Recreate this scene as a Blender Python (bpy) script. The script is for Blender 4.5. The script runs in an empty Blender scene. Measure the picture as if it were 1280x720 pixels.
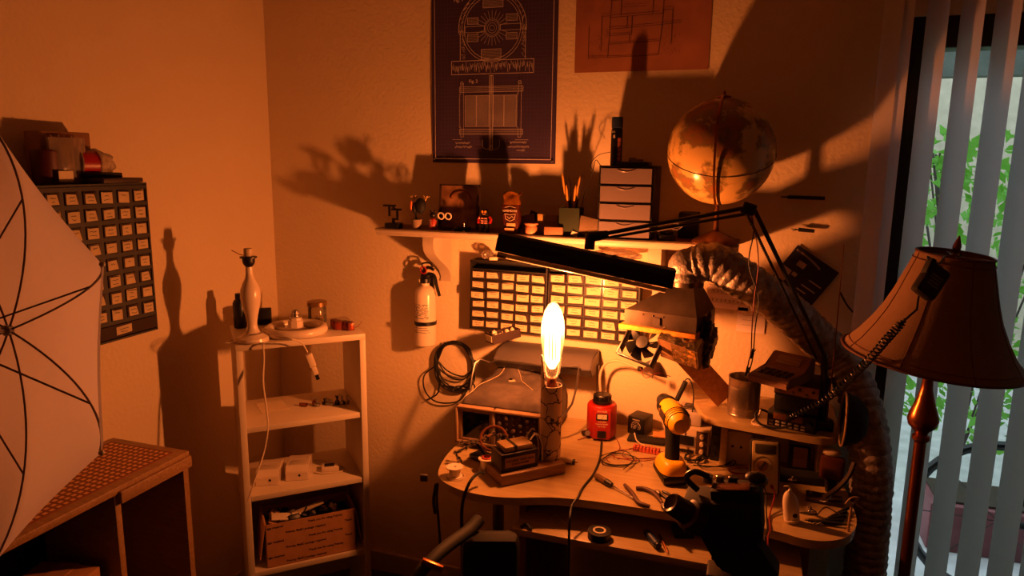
import bpy, bmesh, math, random
from mathutils import Vector, Matrix, Euler, noise
random.seed(7)
PI = math.pi
R = math.radians
scn = bpy.context.scene
COL = scn.collection

# ------------------------------------------------------------------ camera
FOC = 880.0
YAW, PITCH, ROLL = R(18.5), R(10.3), R(.7)
CAM = Vector((1.75, -2.3, 1.635))
def cam_axes():
    cy, sy = math.cos(YAW), math.sin(YAW); cp, sp = math.cos(PITCH), math.sin(PITCH)
    f = Vector((-sy*cp, cy*cp, -sp)); r = Vector((cy, sy, 0)); u = r.cross(f)
    c, s = math.cos(ROLL), math.sin(ROLL)
    return c*r+s*u, -s*r+c*u, f
CR, CU, CF = cam_axes()
cam_d = bpy.data.cameras.new('camera'); cam = bpy.data.objects.new('camera', cam_d); COL.objects.link(cam)
cam_d.sensor_width = 36; cam_d.lens = 36*FOC/1280; cam_d.clip_start = .02; cam_d.clip_end = 100
cam.matrix_world = Matrix(((CR.x, CU.x, -CF.x, CAM.x), (CR.y, CU.y, -CF.y, CAM.y), (CR.z, CU.z, -CF.z, CAM.z), (0, 0, 0, 1)))
scn.camera = cam
def W(px, py, x=None, y=None, z=None, d=None):
    """measured point of the place: the sight line through a photo pixel met with a known wall, table or depth"""
    v = CF+CR*((px-640)/FOC)-CU*((py-360)/FOC)
    if x is not None: t = (x-CAM.x)/v.x
    elif y is not None: t = (y-CAM.y)/v.y
    elif z is not None: t = (z-CAM.z)/v.z
    else: t = d
    return CAM+v*t

# ------------------------------------------------------------------ light
SKY = 2.3
BULB = 3550.0
BULB_COL = (1.0, .245, .056)
w = bpy.data.worlds.new('sky'); scn.world = w; w.use_nodes = True
bg = w.node_tree.nodes['Background']; bg.inputs[0].default_value = (.70, .86, 1.0, 1); bg.inputs[1].default_value = SKY
scn.view_settings.view_transform = 'Standard'; scn.view_settings.look = 'None'
scn.view_settings.exposure = 0.0; scn.view_settings.gamma = 1.0; scn.view_settings.use_curve_mapping = False
scn.cycles.max_bounces = 10; scn.cycles.diffuse_bounces = 6; scn.cycles.transparent_max_bounces = 16
scn.cycles.sample_clamp_indirect = 3.0; scn.cycles.use_denoising = True
BX, BY = 1.246, -.425      # the bulb stands here

# ------------------------------------------------------------------ materials
def lin(c): return tuple((v/12.92 if v <= .04045 else ((v+.055)/1.055)**2.4) for v in c)
MC = {}
def mat(name, rgb, rough=.6, metal=0, noise_amt=.12, scale=12, bump=0, bscale=80, trans=0, coat=0, dark=None, stretch=None):
    if name in MC: return MC[name]
    m = bpy.data.materials.new(name); m.use_nodes = True; nt = m.node_tree; b = nt.nodes['Principled BSDF']
    c = lin(rgb)
    tc = nt.nodes.new('ShaderNodeTexCoord'); src = tc.outputs['Object']
    if stretch:
        mp = nt.nodes.new('ShaderNodeMapping'); mp.inputs['Scale'].default_value = stretch; nt.links.new(src, mp.inputs[0]); src = mp.outputs[0]
    n = nt.nodes.new('ShaderNodeTexNoise'); n.inputs['Scale'].default_value = scale; n.inputs['Detail'].default_value = 5
    nt.links.new(src, n.inputs['Vector'])
    r = nt.nodes.new('ShaderNodeValToRGB')
    lo = lin(dark) if dark else tuple(v*(1-noise_amt*2) for v in c)
    hi = c if dark else tuple(min(1, v*(1+noise_amt)) for v in c)
    r.color_ramp.elements[0].position = .3; r.color_ramp.elements[1].position = .7
    r.color_ramp.elements[0].color = (*lo, 1); r.color_ramp.elements[1].color = (*hi, 1)
    nt.links.new(n.outputs['Fac'], r.inputs[0]); nt.links.new(r.outputs[0], b.inputs['Base Color'])
    b.inputs['Roughness'].default_value = rough; b.inputs['Metallic'].default_value = metal
    if coat: b.inputs['Coat Weight'].default_value = coat
    if bump:
        n2 = nt.nodes.new('ShaderNodeTexNoise'); n2.inputs['Scale'].default_value = bscale; n2.inputs['Detail'].default_value = 3
        nt.links.new(src, n2.inputs['Vector'])
        bp = nt.nodes.new('ShaderNodeBump'); bp.inputs['Strength'].default_value = bump; bp.inputs['Distance'].default_value = .004
        nt.links.new(n2.outputs['Fac'], bp.inputs['Height']); nt.links.new(bp.outputs[0], b.inputs['Normal'])
    if trans:
        tr = nt.nodes.new('ShaderNodeBsdfTranslucent'); tr.inputs[0].default_value = (*c, 1)
        mx = nt.nodes.new('ShaderNodeMixShader'); mx.inputs[0].default_value = trans
        nt.links.new(b.outputs[0], mx.inputs[1]); nt.links.new(tr.outputs[0], mx.inputs[2])
        nt.links.new(mx.outputs[0], nt.nodes['Material Output'].inputs[0])
    MC[name] = m; return m
def clear(name, rgb, alpha=.85, rough=.05, haze=0.0):
    """clear thin plastic or glass: see-through, with a gloss and a little haze"""
    if name in MC: return MC[name]
    m = bpy.data.materials.new(name); m.use_nodes = True; nt = m.node_tree; N = nt.nodes; N.remove(N['Principled BSDF'])
    t = N.new('ShaderNodeBsdfTransparent'); t.inputs[0].default_value = (*lin(rgb), 1)
    g = N.new('ShaderNodeBsdfGlossy'); g.inputs['Roughness'].default_value = rough
    fr = N.new('ShaderNodeFresnel'); fr.inputs[0].default_value = 1.45
    mx = N.new('ShaderNodeMixShader'); nt.links.new(fr.outputs[0], mx.inputs[0]); nt.links.new(t.outputs[0], mx.inputs[1]); nt.links.new(g.outputs[0], mx.inputs[2])
    out = mx.outputs[0]
    if haze:
        df = N.new('ShaderNodeBsdfTranslucent'); df.inputs[0].default_value = (*lin(rgb), 1)
        d2 = N.new('ShaderNodeBsdfDiffuse'); d2.inputs[0].default_value = (*lin(rgb), 1)
        m0 = N.new('ShaderNodeMixShader'); m0.inputs[0].default_value = .5; nt.links.new(df.outputs[0], m0.inputs[1]); nt.links.new(d2.outputs[0], m0.inputs[2])
        m2 = N.new('ShaderNodeMixShader'); m2.inputs[0].default_value = haze; nt.links.new(out, m2.inputs[1]); nt.links.new(m0.outputs[0], m2.inputs[2]); out = m2.outputs[0]
    nt.links.new(out, N['Material Output'].inputs[0]); MC[name] = m; return m
def emit(name, rgb, s):
    m = bpy.data.materials.new(name); m.use_nodes = True; nt = m.node_tree; nt.nodes.remove(nt.nodes['Principled BSDF'])
    e = nt.nodes.new('ShaderNodeEmission'); e.inputs[0].default_value = (*rgb, 1); e.inputs[1].default_value = s
    nt.links.new(e.outputs[0], nt.nodes['Material Output'].inputs[0]); MC[name] = m; return m

m_far = mat('low_bounce_wall', (.50, .42, .34), .9, noise_amt=.03, scale=3, bump=.3)  # for the unseen walls, darkened so that less light bounces back
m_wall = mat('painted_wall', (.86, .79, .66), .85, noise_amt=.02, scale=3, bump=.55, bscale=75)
m_ceil = mat('ceiling_paint', (.66, .60, .52), .9, noise_amt=.02, bump=.3, bscale=60)
m_floor = mat('carpet', (.16, .12, .10), .95, noise_amt=.2, scale=60, bump=.6, bscale=200)
m_white = mat('white_laminate', (.84, .79, .70), .45, noise_amt=.03, scale=6)
m_trim = mat('white_trim', (.74, .68, .60), .5, noise_amt=.03)
m_oak = mat('oak_laminate', (.72, .63, .44), .36, noise_amt=.12, scale=9, stretch=(1, 9, 9), dark=(.65, .55, .38))
m_wood = mat('warm_wood', (.62, .49, .34), .5, scale=9, stretch=(2, 14, 14), dark=(.52, .39, .26))
m_pine = mat('pine_board', (.82, .60, .36), .55, scale=7, stretch=(12, 2, 12), dark=(.70, .48, .27))
m_dark = mat('dark_wood', (.20, .12, .08), .6, noise_amt=.2, scale=8)
m_black = mat('black_plastic', (.045, .04, .04), .42, noise_amt=.1)
m_blackm = mat('matt_black', (.04, .035, .035), .75, noise_amt=.1)
m_rubber = mat('black_rubber', (.05, .045, .045), .6, noise_amt=.05)
m_grey = mat('grey_plastic', (.42, .38, .37), .5, noise_amt=.05)
m_lgrey = mat('light_grey_plastic', (.68, .64, .60), .5, noise_amt=.05)
m_beige = mat('beige_plastic', (.76, .68, .56), .5, noise_amt=.05)
m_metal = mat('brushed_steel', (.62, .60, .58), .32, 1, noise_amt=.06)
m_sheet = mat('galvanised_sheet', (.46, .40, .35), .36, .9, noise_amt=.25, scale=10, bump=.15, bscale=12)
m_chrome = mat('chrome', (.78, .76, .74), .12, 1, noise_amt=.02)
m_brass = mat('aged_brass', (.60, .36, .20), .28, .9, noise_amt=.12)
m_red = mat('red_plastic', (.62, .12, .09), .4, noise_amt=.08)
m_yellow = mat('yellow_plastic', (.92, .68, .08), .4, noise_amt=.05)
m_paper = mat('paper', (.84, .78, .66), .8, noise_amt=.04)
m_card = mat('label_card', (.76, .69, .55), .8, noise_amt=.08, scale=40)
m_ink = mat('black_ink', (.12, .09, .09), .8)
m_cordw = mat('white_cord', (.80, .74, .64), .5, noise_amt=.03)
m_ceram = mat('white_ceramic', (.86, .80, .72), .25, noise_amt=.02, coat=.3)
m_blue = mat('blue_plastic', (.10, .16, .30), .45, noise_amt=.05)
m_carton = mat('cardboard', (.72, .52, .34), .8, noise_amt=.06, scale=30)
m_glass = clear('clear_glass', (.96, .97, .96))
m_bag = clear('clear_film', (.93, .90, .86), haze=.30, rough=.15)
m_copper = mat('copper_wire', (.72, .32, .16), .35, .8)
m_wire_red = mat('red_wire', (.50, .10, .08), .45)
m_terra = mat('pinkish_red', (.78, .25, .18), .5)

# ------------------------------------------------------------------ mesh builder
def V(*a): return Vector(a)
def adopt(o, t):
    bpy.context.view_layer.update(); M = L(t) @ Matrix.Translation(o.location); o.data.transform(M); o.location = (0, 0, 0); o.parent = t
    for k in ('label', 'category', 'group'):
        if k in o: del o[k]
    return o
def frame(d):
    d = d.normalized(); a = Vector((0, 0, 1)) if abs(d.z) < .9 else Vector((1, 0, 0))
    u = a.cross(d).normalized(); return u, d.cross(u)
def smooth(pts, n=6, closed=False):
    pts = [Vector(p) for p in pts]; L = len(pts); out = []
    rng = range(L) if closed else range(L-1)
    for i in rng:
        p0 = pts[(i-1) % L] if (closed or i > 0) else pts[0]; p1 = pts[i]; p2 = pts[(i+1) % L]
        p3 = pts[(i+2) % L] if (closed or i < L-2) else pts[-1]
        for k in range(n):
            t = k/n
            out.append(.5*((2*p1)+(p2-p0)*t+(2*p0-5*p1+4*p2-p3)*t*t+(3*p1-p0-3*p2+p3)*t**3))
    if not closed: out.append(pts[-1])
    return out
class G:
    def __init__(s, T=None): s.bm = bmesh.new(); s.mi = 0; s.T = T
    def _fin(s, verts):
        if s.T is not None:
            for v in verts: v.co = s.T @ v.co
    def _faces(s, vs, fs):
        bv = [s.bm.verts.new(v) for v in vs]
        for f in fs:
            try: fa = s.bm.faces.new([bv[i] for i in f]); fa.material_index = s.mi
            except ValueError: pass
        s._fin(bv); return bv
    def box(s, c, sz, rot=None, bev=0, M=None):
        t = bmesh.new(); bmesh.ops.create_cube(t, size=1)
        for v in t.verts: v.co = Vector((v.co.x*sz[0], v.co.y*sz[1], v.co.z*sz[2]))
        if bev: bmesh.ops.bevel(t, geom=t.edges[:], offset=min(bev, min(sz)*.45), segments=2, affect='EDGES', profile=.5)
        m = Matrix.Translation(Vector(c))
        if rot is not None: m = m @ Euler(rot).to_matrix().to_4x4()
        if M is not None: m = M @ m
        t.verts.index_update()
        vs = [m @ v.co for v in t.verts]; fs = [[v.index for v in f.verts] for f in t.faces]; t.free()
        s._faces(vs, fs); return s
    def b2(s, a, b, bev=0):
        a, b = Vector(a), Vector(b); return s.box((a+b)/2, [abs(q) for q in (b-a)], bev=bev)
    def tube(s, pts, r, n=8, closed=False, cap=True, rf=None):
        pts = [Vector(p) for p in pts]; L = len(pts); vs = []; fs = []; u = None
        for i, p in enumerate(pts):
            if closed: d = pts[(i+1) % L]-pts[i-1]
            else: d = pts[min(i+1, L-1)]-pts[max(i-1, 0)]
            if d.length < 1e-9: d = Vector((0, 0, 1))
            d.normalize()
            if u is None: u, v = frame(d)
            else:
                u = (u-d*u.dot(d))
                if u.length < 1e-6: u, v = frame(d)
                u.normalize(); v = d.cross(u)
            rr = r[i] if isinstance(r, (list, tuple)) else r
            if rf: rr = rf(i)
            for k in range(n):
                a = 2*PI*k/n; vs.append(p+(u*math.cos(a)+v*math.sin(a))*rr)
        for i in range(L if closed else L-1):
            j = (i+1) % L
            for k in range(n):
                k2 = (k+1) % n; fs.append((i*n+k, i*n+k2, j*n+k2, j*n+k))
        if cap and not closed:
            fs.append(tuple(range(n))[::-1]); fs.append(tuple((L-1)*n+k for k in range(n)))
        s._faces(vs, fs); return s
    def cyl(s, a, b, r, r2=None, n=24): return s.tube([a, b], [r, r if r2 is None else r2], n)
    def lathe(s, prof, c=(0, 0, 0), ax=(0, 0, 1), n=32, cap=True):
        c = Vector(c); ax = Vector(ax).normalized(); u, v = frame(ax); vs = []; fs = []
        for (r, h) in prof:
            for k in range(n):
                a = 2*PI*k/n; vs.append(c+ax*h+(u*math.cos(a)+v*math.sin(a))*max(r, 1e-5))
        for i in range(len(prof)-1):
            for k in range(n):
                k2 = (k+1) % n; fs.append((i*n+k, i*n+k2, (i+1)*n+k2, (i+1)*n+k))
        if cap:
            if prof[0][0] > 1e-4: fs.append(tuple(range(n))[::-1])
            if prof[-1][0] > 1e-4: fs.append(tuple((len(prof)-1)*n+k for k in range(n)))
        s._faces(vs, fs); return s
    def sph(s, c, r, n=16, sc=(1, 1, 1)):
        m = n//2; pr = []
        vs = []; fs = []
        for i in range(m+1):
            t = PI*i/m
            for k in range(n):
                a = 2*PI*k/n; q = max(math.sin(t), 1e-4)
                vs.append(Vector(c)+Vector((q*math.cos(a)*r*sc[0], q*math.sin(a)*r*sc[1], math.cos(t)*r*sc[2])))
        for i in range(m):
            for k in range(n):
                k2 = (k+1) % n; fs.append((i*n+k, (i+1)*n+k, (i+1)*n+k2, i*n+k2))
        s._faces(vs, fs); return s
    def torus(s, c, R_, r, ax=(0, 0, 1), n=40, m=10):
        u, v = frame(Vector(ax)); c = Vector(c)
        return s.tube([c+(u*math.cos(2*PI*k/n)+v*math.sin(2*PI*k/n))*R_ for k in range(n)], r, m, closed=True)
    def prism(s, poly, d0, d1, axis='z', M=None):
        """poly in 2D; extruded along axis"""
        def mk(p, h):
            q = {'z': (p[0], p[1], h), 'y': (p[0], h, p[1]), 'x': (h, p[0], p[1])}[axis]
            q = Vector(q); return M @ q if M is not None else q
        n = len(poly); vs = [mk(p, d0) for p in poly]+[mk(p, d1) for p in poly]
        fs = [tuple(range(n))[::-1], tuple(range(n, 2*n))]+[(i, (i+1) % n, n+(i+1) % n, n+i) for i in range(n)]
        s._faces(vs, fs); return s
    def quad(s, *p): s._faces([Vector(q) for q in p], [tuple(range(len(p)))]); return s
    def grid(s, fn, nu, nv):
        vs = [fn(i/nu, j/nv) for i in range(nu+1) for j in range(nv+1)]
        fs = [(i*(nv+1)+j, (i+1)*(nv+1)+j, (i+1)*(nv+1)+j+1, i*(nv+1)+j+1) for i in range(nu) for j in range(nv)]
        s._faces(vs, fs); return s
    def strip(s, pts, w, o, eu, ev):
        """flat line on a plane: o origin, eu/ev unit axes, pts in 2D"""
        pts = [Vector((p[0], p[1])) for p in pts]
        for a, b in zip(pts, pts[1:]):
            d = b-a
            if d.length < 1e-7: continue
            d.normalize(); nn = Vector((-d.y, d.x))*w/2; a2 = a-d*w*.3; b2 = b+d*w*.3
            s._faces([o+eu*q.x+ev*q.y for q in (a2-nn, b2-nn, b2+nn, a2+nn)], [(0, 1, 2, 3)])
        return s
    def build(s, name, m, parent=None, sm=True, ang=35):
        me = bpy.data.meshes.new(name); bmesh.ops.recalc_face_normals(s.bm, faces=s.bm.faces[:]); s.bm.to_mesh(me); s.bm.free()
        for q in (m if isinstance(m, (list, tuple)) else [m]): me.materials.append(q)
        if sm:
            me.polygons.foreach_set('use_smooth', [True]*len(me.polygons)); me.set_sharp_from_angle(angle=R(ang))
        o = bpy.data.objects.new(name, me); COL.objects.link(o)
        if parent is not None: o.parent = parent
        return o
def tag(o, label, cat, group=None, kind=None):
    o['label'] = label; o['category'] = cat
    if group: o['group'] = group
    if kind: o['kind'] = kind
    return o
def thing(name, label, cat, loc=(0, 0, 0), rz=0, group=None, rot=None):
    o = bpy.data.objects.new(name, None); COL.objects.link(o); o.location = loc
    o.rotation_euler = rot if rot is not None else (0, 0, rz); o.empty_display_size = .02
    tag(o, label, cat, group); return o
def recentre(o):
    me = o.data; c = Vector((0, 0, 0)); vs = [v.co for v in me.vertices]
    c = Vector(((min(v.x for v in vs)+max(v.x for v in vs))/2, (min(v.y for v in vs)+max(v.y for v in vs))/2, min(v.z for v in vs)))
    me.transform(Matrix.Translation(-c)); o.location = c
def solo(g, name, m, label, cat, group=None, kind=None, sm=True):
    o = g.build(name, m, None, sm); recentre(o); return tag(o, label, cat, group, kind)
def struct(g, name, m, sm=False):
    o = g.build(name, m, None, sm); o['kind'] = 'structure'; return o
def L(t): return (Matrix.Translation(t.location) @ t.rotation_euler.to_matrix().to_4x4()).inverted()
def GW(t): return G(L(t))            # world coordinates in, the thing's own coordinates out
def text(s, size, m, parent, M, name='lettering', ext=.0003, align='CENTER', bold=0, xs=1):
    cu = bpy.data.curves.new(name, 'FONT'); cu.body = s; cu.size = size; cu.extrude = ext; cu.align_x = align; cu.align_y = 'CENTER'; cu.offset = bold
    cu.resolution_u = 2; tmp = bpy.data.objects.new(name, cu); COL.objects.link(tmp)
    bpy.context.view_layer.update()
    me = bpy.data.meshes.new_from_object(tmp.evaluated_get(bpy.context.evaluated_depsgraph_get()))
    bpy.data.objects.remove(tmp); me.name = name
    me.transform(M @ Matrix.Diagonal((xs, 1, 1, 1))); me.materials.clear(); me.materials.append(m)
    o = bpy.data.objects.new(name, me); COL.objects.link(o); o.parent = parent; return o
def plane_M(o, eu, ev):
    n = eu.cross(ev); return Matrix(((eu.x, ev.x, n.x, o.x), (eu.y, ev.y, n.y, o.y), (eu.z, ev.z, n.z, o.z), (0, 0, 0, 1)))
X_, Y_, Z_ = V(1, 0, 0), V(0, 1, 0), V(0, 0, 1)

# ================================================================== the room
RX, RY, RZ = 4.1, -3.3, 2.45
DX0, DX1, DZ = 2.135, 3.98, 2.04
g = G(); g.b2((0, 0, 0), (DX0, .12, RZ)); g.b2((DX0, 0, DZ), (DX1, .12, RZ)); g.b2((DX1, 0, 0), (RX, .12, RZ)); struct(g, 'wall_back', m_wall)
struct(G().b2((-.12, RY, 0), (0, .12, RZ)), 'wall_left', m_wall)
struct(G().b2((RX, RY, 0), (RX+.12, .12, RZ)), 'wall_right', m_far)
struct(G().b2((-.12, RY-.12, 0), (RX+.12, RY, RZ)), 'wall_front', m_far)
struct(G().b2((-.12, RY-.12, -.1), (RX+.12, .12, 0)), 'floor', m_floor)
struct(G().b2((-.12, RY-.12, RZ), (RX+.12, .12, RZ+.1)), 'ceiling', m_ceil)
struct(G().b2((0, -.013, 0), (DX0-.05, 0, .085), bev=.004), 'baseboard_back', m_trim)
struct(G().b2((0, RY, 0), (.013, -.013, .085), bev=.004), 'baseboard_left', m_trim)
# sliding glass door
m_frame = mat('black_door_frame', (.03, .03, .035), .5)
g = G(); fw = .055
g.b2((DX0, .01, 0), (DX0+fw, .1, DZ), .003); g.b2((DX1-fw, .01, 0), (DX1, .1, DZ), .003)
g.b2((DX0+fw, .01, DZ-.085), (DX1-fw, .1, DZ), .003); g.b2((DX0+fw, .01, 0), (DX1-fw, .1, .05), .003)
g.b2(((DX0+DX1)/2-.03, .03, .05), ((DX0+DX1)/2+.03, .08, DZ-.085), .003)
door = struct(g, 'door_1', m_frame)
for a, b in ((DX0+fw, (DX0+DX1)/2-.03), ((DX0+DX1)/2+.03, DX1-fw)):
    G().b2((a, .052, .05), (b, .058, DZ-.085)).build('glass_pane', m_glass, door, False)
# vertical blind
m_vane = mat('blind_vane', (.88, .87, .88), .5, noise_amt=.02, trans=.55)
bl = thing('vertical_blind', 'white vertical blind with long curved slats hanging across the glass door', 'blind', (2.9, -.09, 2.16))
GW(bl).b2((1.98, -.12, 2.16), (4.05, -.06, 2.2), .004).build('headrail', m_trim, bl)
v0 = W(1172, 19, y=-.09).x
va = R(63)
def vane_mesh():
    g = G(); n = 10
    def fn(i, j):
        t = (i-.5)*.083; bow = .007*(1-(2*i-1)**2)
        return V(t*math.cos(va)-bow*math.sin(va), -t*math.sin(va)-bow*math.cos(va), -2.11+j*2.10)
    g.grid(fn, n, 1)
    return g
vn = vane_mesh().build('vane', m_vane, bl); vn.location = (v0-2.9-1.30*.08, .012, 0)
for k in range(-1, 21):
    c = vn.copy(); COL.objects.link(c); c.parent = bl; c.location = (v0-2.9+k*.08, 0, 0)
# ------------------------------------------------------------------ outside
m_patio = mat('patio_slab', (.80, .80, .80), .8, noise_amt=.1)
m_stucco = mat('pale_stucco', (.74, .69, .60), .9, noise_amt=.08, bump=.4)
struct(G().b2((-2, .12, -.16), (12, 14, -.06)), 'patio_ground', m_patio)  # ground slab of the patio, paled to bounce more light up
g = G(); g.b2((-2, 4.4, -.06), (12, 4.55, 3.0)); solo(g, 'garden_wall', m_stucco, 'pale stucco garden wall seen far beyond the glass door', 'wall', sm=False)
m_eave = mat('weathered_beam', (.34, .36, .33), .8, noise_amt=.25, scale=5)
pg = thing('patio_cover', 'grey timber patio cover with beams overhead outside the glass door', 'patio cover', (4, 1.7, 2.3))
GW(pg).b2((1.5, 2.3, 2.12), (8, 2.42, 2.34)).build('beam', m_eave, pg)
for k in range(6): GW(pg).b2((1.8+k*.8, .14, 2.38), (1.87+k*.8, 2.6, 2.5)).build('rafter', m_eave, pg)
GW(pg).b2((5.2, 2.3, -.06), (5.32, 2.42, 2.12)).build('post', m_stucco, pg)
m_leaf = [mat('leaf_bright', (.42, .68, .22), .5, trans=.35), mat('leaf_mid', (.30, .50, .22), .5, trans=.3), mat('leaf_dark', (.22, .42, .22), .5, trans=.2)]
def shrub(c, r, h, n, ml, label):
    t = thing('shrub', label, 'shrub', c)
    rnd = random.Random(int(c[0]*100)); g = G(); st = G()
    for k in range(10):
        a = rnd.uniform(0, 6.28); st.tube([(0, 0, 0), (r*.4*math.cos(a), r*.4*math.sin(a), h*.5), (r*.8*math.cos(a), r*.8*math.sin(a), h*.95)], .006, 5)
    for k in range(n):
        a = rnd.uniform(0, 6.28); q = rnd.random()**.5; z = rnd.uniform(.1, 1)*h
        p = V(r*q*math.cos(a), r*q*math.sin(a), z); l = rnd.uniform(.05, .12); d = V(math.cos(a)*.6+rnd.uniform(-.4, .4), math.sin(a)*.6+rnd.uniform(-.4, .4), rnd.uniform(-.3, .9)).normalized()
        u = d.cross(V(rnd.random(), rnd.random(), rnd.random())).normalized()*l*.22
        g.quad(p, p+d*l*.5+u, p+d*l, p+d*l*.5-u)
    st.build('stem', m_dark, t); g.build('foliage', ml, t, False)
shrub((3.0, 2.2, -.06), .5, 1.85, 1500, m_leaf[0], 'bright green leafy shrub just beyond the glass door')
shrub((4.15, 2.9, -.06), .5, 1.6, 1300, m_leaf[1], 'mid green shrub behind the lamp shade outside')
shrub((2.2, 3.7, -.06), .35, 1.7, 900, m_leaf[1], 'tall green shrub by the garden wall at left')
shrub((5.6, 3.6, -.06), .65, 1.5, 1300, m_leaf[2], 'dark green shrub at the right end of the garden wall')
pl = thing('planter_box', 'long dull red planter box on the patio outside', 'planter', (3.2, 1.2, -.06))
g = GW(pl); g.b2((2.6, 1.05, -.06), (3.5, 1.35, .16), .01); g.build('box', mat('dull_red_paint', (.46, .24, .26), .6), pl)
GW(pl).b2((2.63, 1.08, .16), (3.47, 1.32, .17)).build('soil', m_dark, pl)
bc = thing('bicycle', 'bicycle parked on the patio seen between the slats', 'bicycle', (3.15, .72, -.06))
for cx in (2.75, 3.6): 
    g = GW(bc); g.torus((cx, .72, .27), .31, .018, (0, 1, 0)); 
    for k in range(8): g.cyl((cx, .72, .27), (cx+.3*math.cos(k*PI/4), .72, .27+.3*math.sin(k*PI/4)), .002, n=5)
    g.build('wheel', m_black, bc)
g = GW(bc)
for a, b in (((2.75, .72, .27), (3.0, .72, .62)), ((3.0, .72, .62), (3.2, .72, .25)), ((3.2, .72, .25), (2.75, .72, .27)), ((3.0, .72, .62), (3.42, .72, .68)), ((3.42, .72, .68), (3.2, .72, .25)), ((3.42, .72, .75), (3.6, .72, .27))): g.cyl(a, b, .014, n=10)
g.build('frame', m_blackm, bc)
GW(bc).box((2.98, .72, .74), (.2, .12, .04), bev=.015).build('saddle', m_black, bc)
GW(bc).tube([(3.4, .5, .82), (3.42, .6, .8), (3.42, .84, .8), (3.4, .94, .82)], .012).build('handlebar', m_black, bc)

# ================================================================== large furniture
# white open bookcase standing across the corner
FL = W(294, 432, z=1.06); FR_ = W(457, 417, z=1.06); ua = math.atan2(FR_.y-FL.y, FR_.x-FL.x); UW, UD = .405, .285
case = thing('bookcase', 'narrow white open bookcase standing diagonally across the corner', 'bookcase', (FL.x, FL.y, 0), ua)
for x in (0, UW-.02): G().b2((x, 0, 0), (x+.02, UD, 1.04), .0015).build('side_panel', m_white, case)
G().b2((0, 0, 1.04), (UW, UD, 1.06), .0015).build('top_panel', m_white, case)
for z in (.785, .55, .28): G().b2((.021, .006, z-.018), (UW-.021, UD-.002, z), .001).build('shelf_board', m_white, case)
G().b2((.021, .02, 0), (UW-.021, .035, .05)).build('plinth', m_white, case)
G().b2((.021, UD-.008, .05), (UW-.021, UD-.003, .52)).build('back_board', m_white, case)

# cane topped cabinet on the left wall
m_cane = mat('cane_webbing', (.84, .62, .40), .6)
nt = m_cane.node_tree; bs = nt.nodes['Principled BSDF']
tc = nt.nodes.new('ShaderNodeTexCoord'); mp = nt.nodes.new('ShaderNodeMapping'); mp.inputs['Scale'].default_value = (1, 1, 1)
sx = nt.nodes.new('ShaderNodeSeparateXYZ'); nt.links.new(tc.outputs['Object'], sx.inputs[0])
def mth(op, a, b=None):
    n = nt.nodes.new('ShaderNodeMath'); n.operation = op
    for i, q in enumerate((a, b)):
        if q is None: continue
        if isinstance(q, (int, float)): n.inputs[i].default_value = q
        else: nt.links.new(q, n.inputs[i])
    return n.outputs[0]
fx = mth('GREATER_THAN', mth('FRACT', mth('MULTIPLY', sx.outputs[0], 55)), .42); fy = mth('GREATER_THAN', mth('FRACT', mth('MULTIPLY', sx.outputs[1], 55)), .42)
hole = mth('MULTIPLY', fx, fy); mxn = nt.nodes.new('ShaderNodeMix'); mxn.data_type = 'RGBA'; nt.links.new(hole, mxn.inputs[0])
mxn.inputs[6].default_value = (*lin((.50, .27, .13)), 1); mxn.inputs[7].default_value = (*lin((.90, .70, .48)), 1); nt.links.new(mxn.outputs[2], bs.inputs['Base Color'])
cy1, cy0, cxf, cz = -.80, -1.72, .285, .81
cab = thing('cane_cabinet', 'low brown wood cabinet with a woven cane top against the left wall', 'cabinet', (.14, -1.2, 0))
GW(cab).b2((.004, cy0, cz-.02), (cxf, cy1, cz), .003).build('top_frame', m_wood, cab)
GW(cab).b2((.03, cy0+.03, cz), (cxf-.03, cy1-.03, cz+.0025)).build('cane_panel', m_cane, cab)
for y in (cy0+.003, cy1-.021): GW(cab).b2((.006, y, 0), (cxf-.006, y+.018, cz-.02)).build('side_panel', m_wood, cab)
yd = W(150, 640, x=cxf).y
GW(cab).b2((.02, yd-.009, .06), (cxf-.004, yd+.009, cz-.021), .002).build('divider', m_wood, cab)
m_inside = mat('inner_shade_board', (.22, .12, .07), .7)  # shade inside the cabinet is put into this dark board colour
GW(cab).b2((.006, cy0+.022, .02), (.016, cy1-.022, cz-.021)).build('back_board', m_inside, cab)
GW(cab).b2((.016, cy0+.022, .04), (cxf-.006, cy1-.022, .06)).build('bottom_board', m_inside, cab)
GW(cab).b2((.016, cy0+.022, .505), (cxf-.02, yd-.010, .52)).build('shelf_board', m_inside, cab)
GW(cab).b2((cxf-.004, yd, cz-.045), (cxf+.010, cy1-.002, cz-.012), .003).build('front_rail', m_wood, cab)
# clutter in its left bay
g = G(); g.box((.17, -1.14, .5615), (.16, .10, .08), (0, 0, .2), .002); g.box((.17, -1.14, .6025), (.05, .1, .0015), (0, 0, .2))
solo(g, 'carton', m_carton, 'brown carton lying in the left bay of the cane cabinet', 'box')
g = G(); g.box((.18, -1.25, .575), (.10, .07, .108), (0, .0, .3), .006); g.cyl((.18, -1.25, .629), (.18, -1.25, .655), .012)
solo(g, 'camera_flash', m_black, 'small black box with a stub on top beside the carton in the cabinet', 'gadget')
g = G(); rnd = random.Random(3)
pts = [V(.17+.06*math.cos(k*1.9)+rnd.uniform(-.02, .02), -1.37+.05*math.sin(k*2.3), .528+.010*k) for k in range(12)]
g.tube(smooth(pts, 5), .004, 6); solo(g, 'coiled_wire', m_cordw, 'tangle of pale wire in the left bay of the cane cabinet', 'wire')

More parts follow.
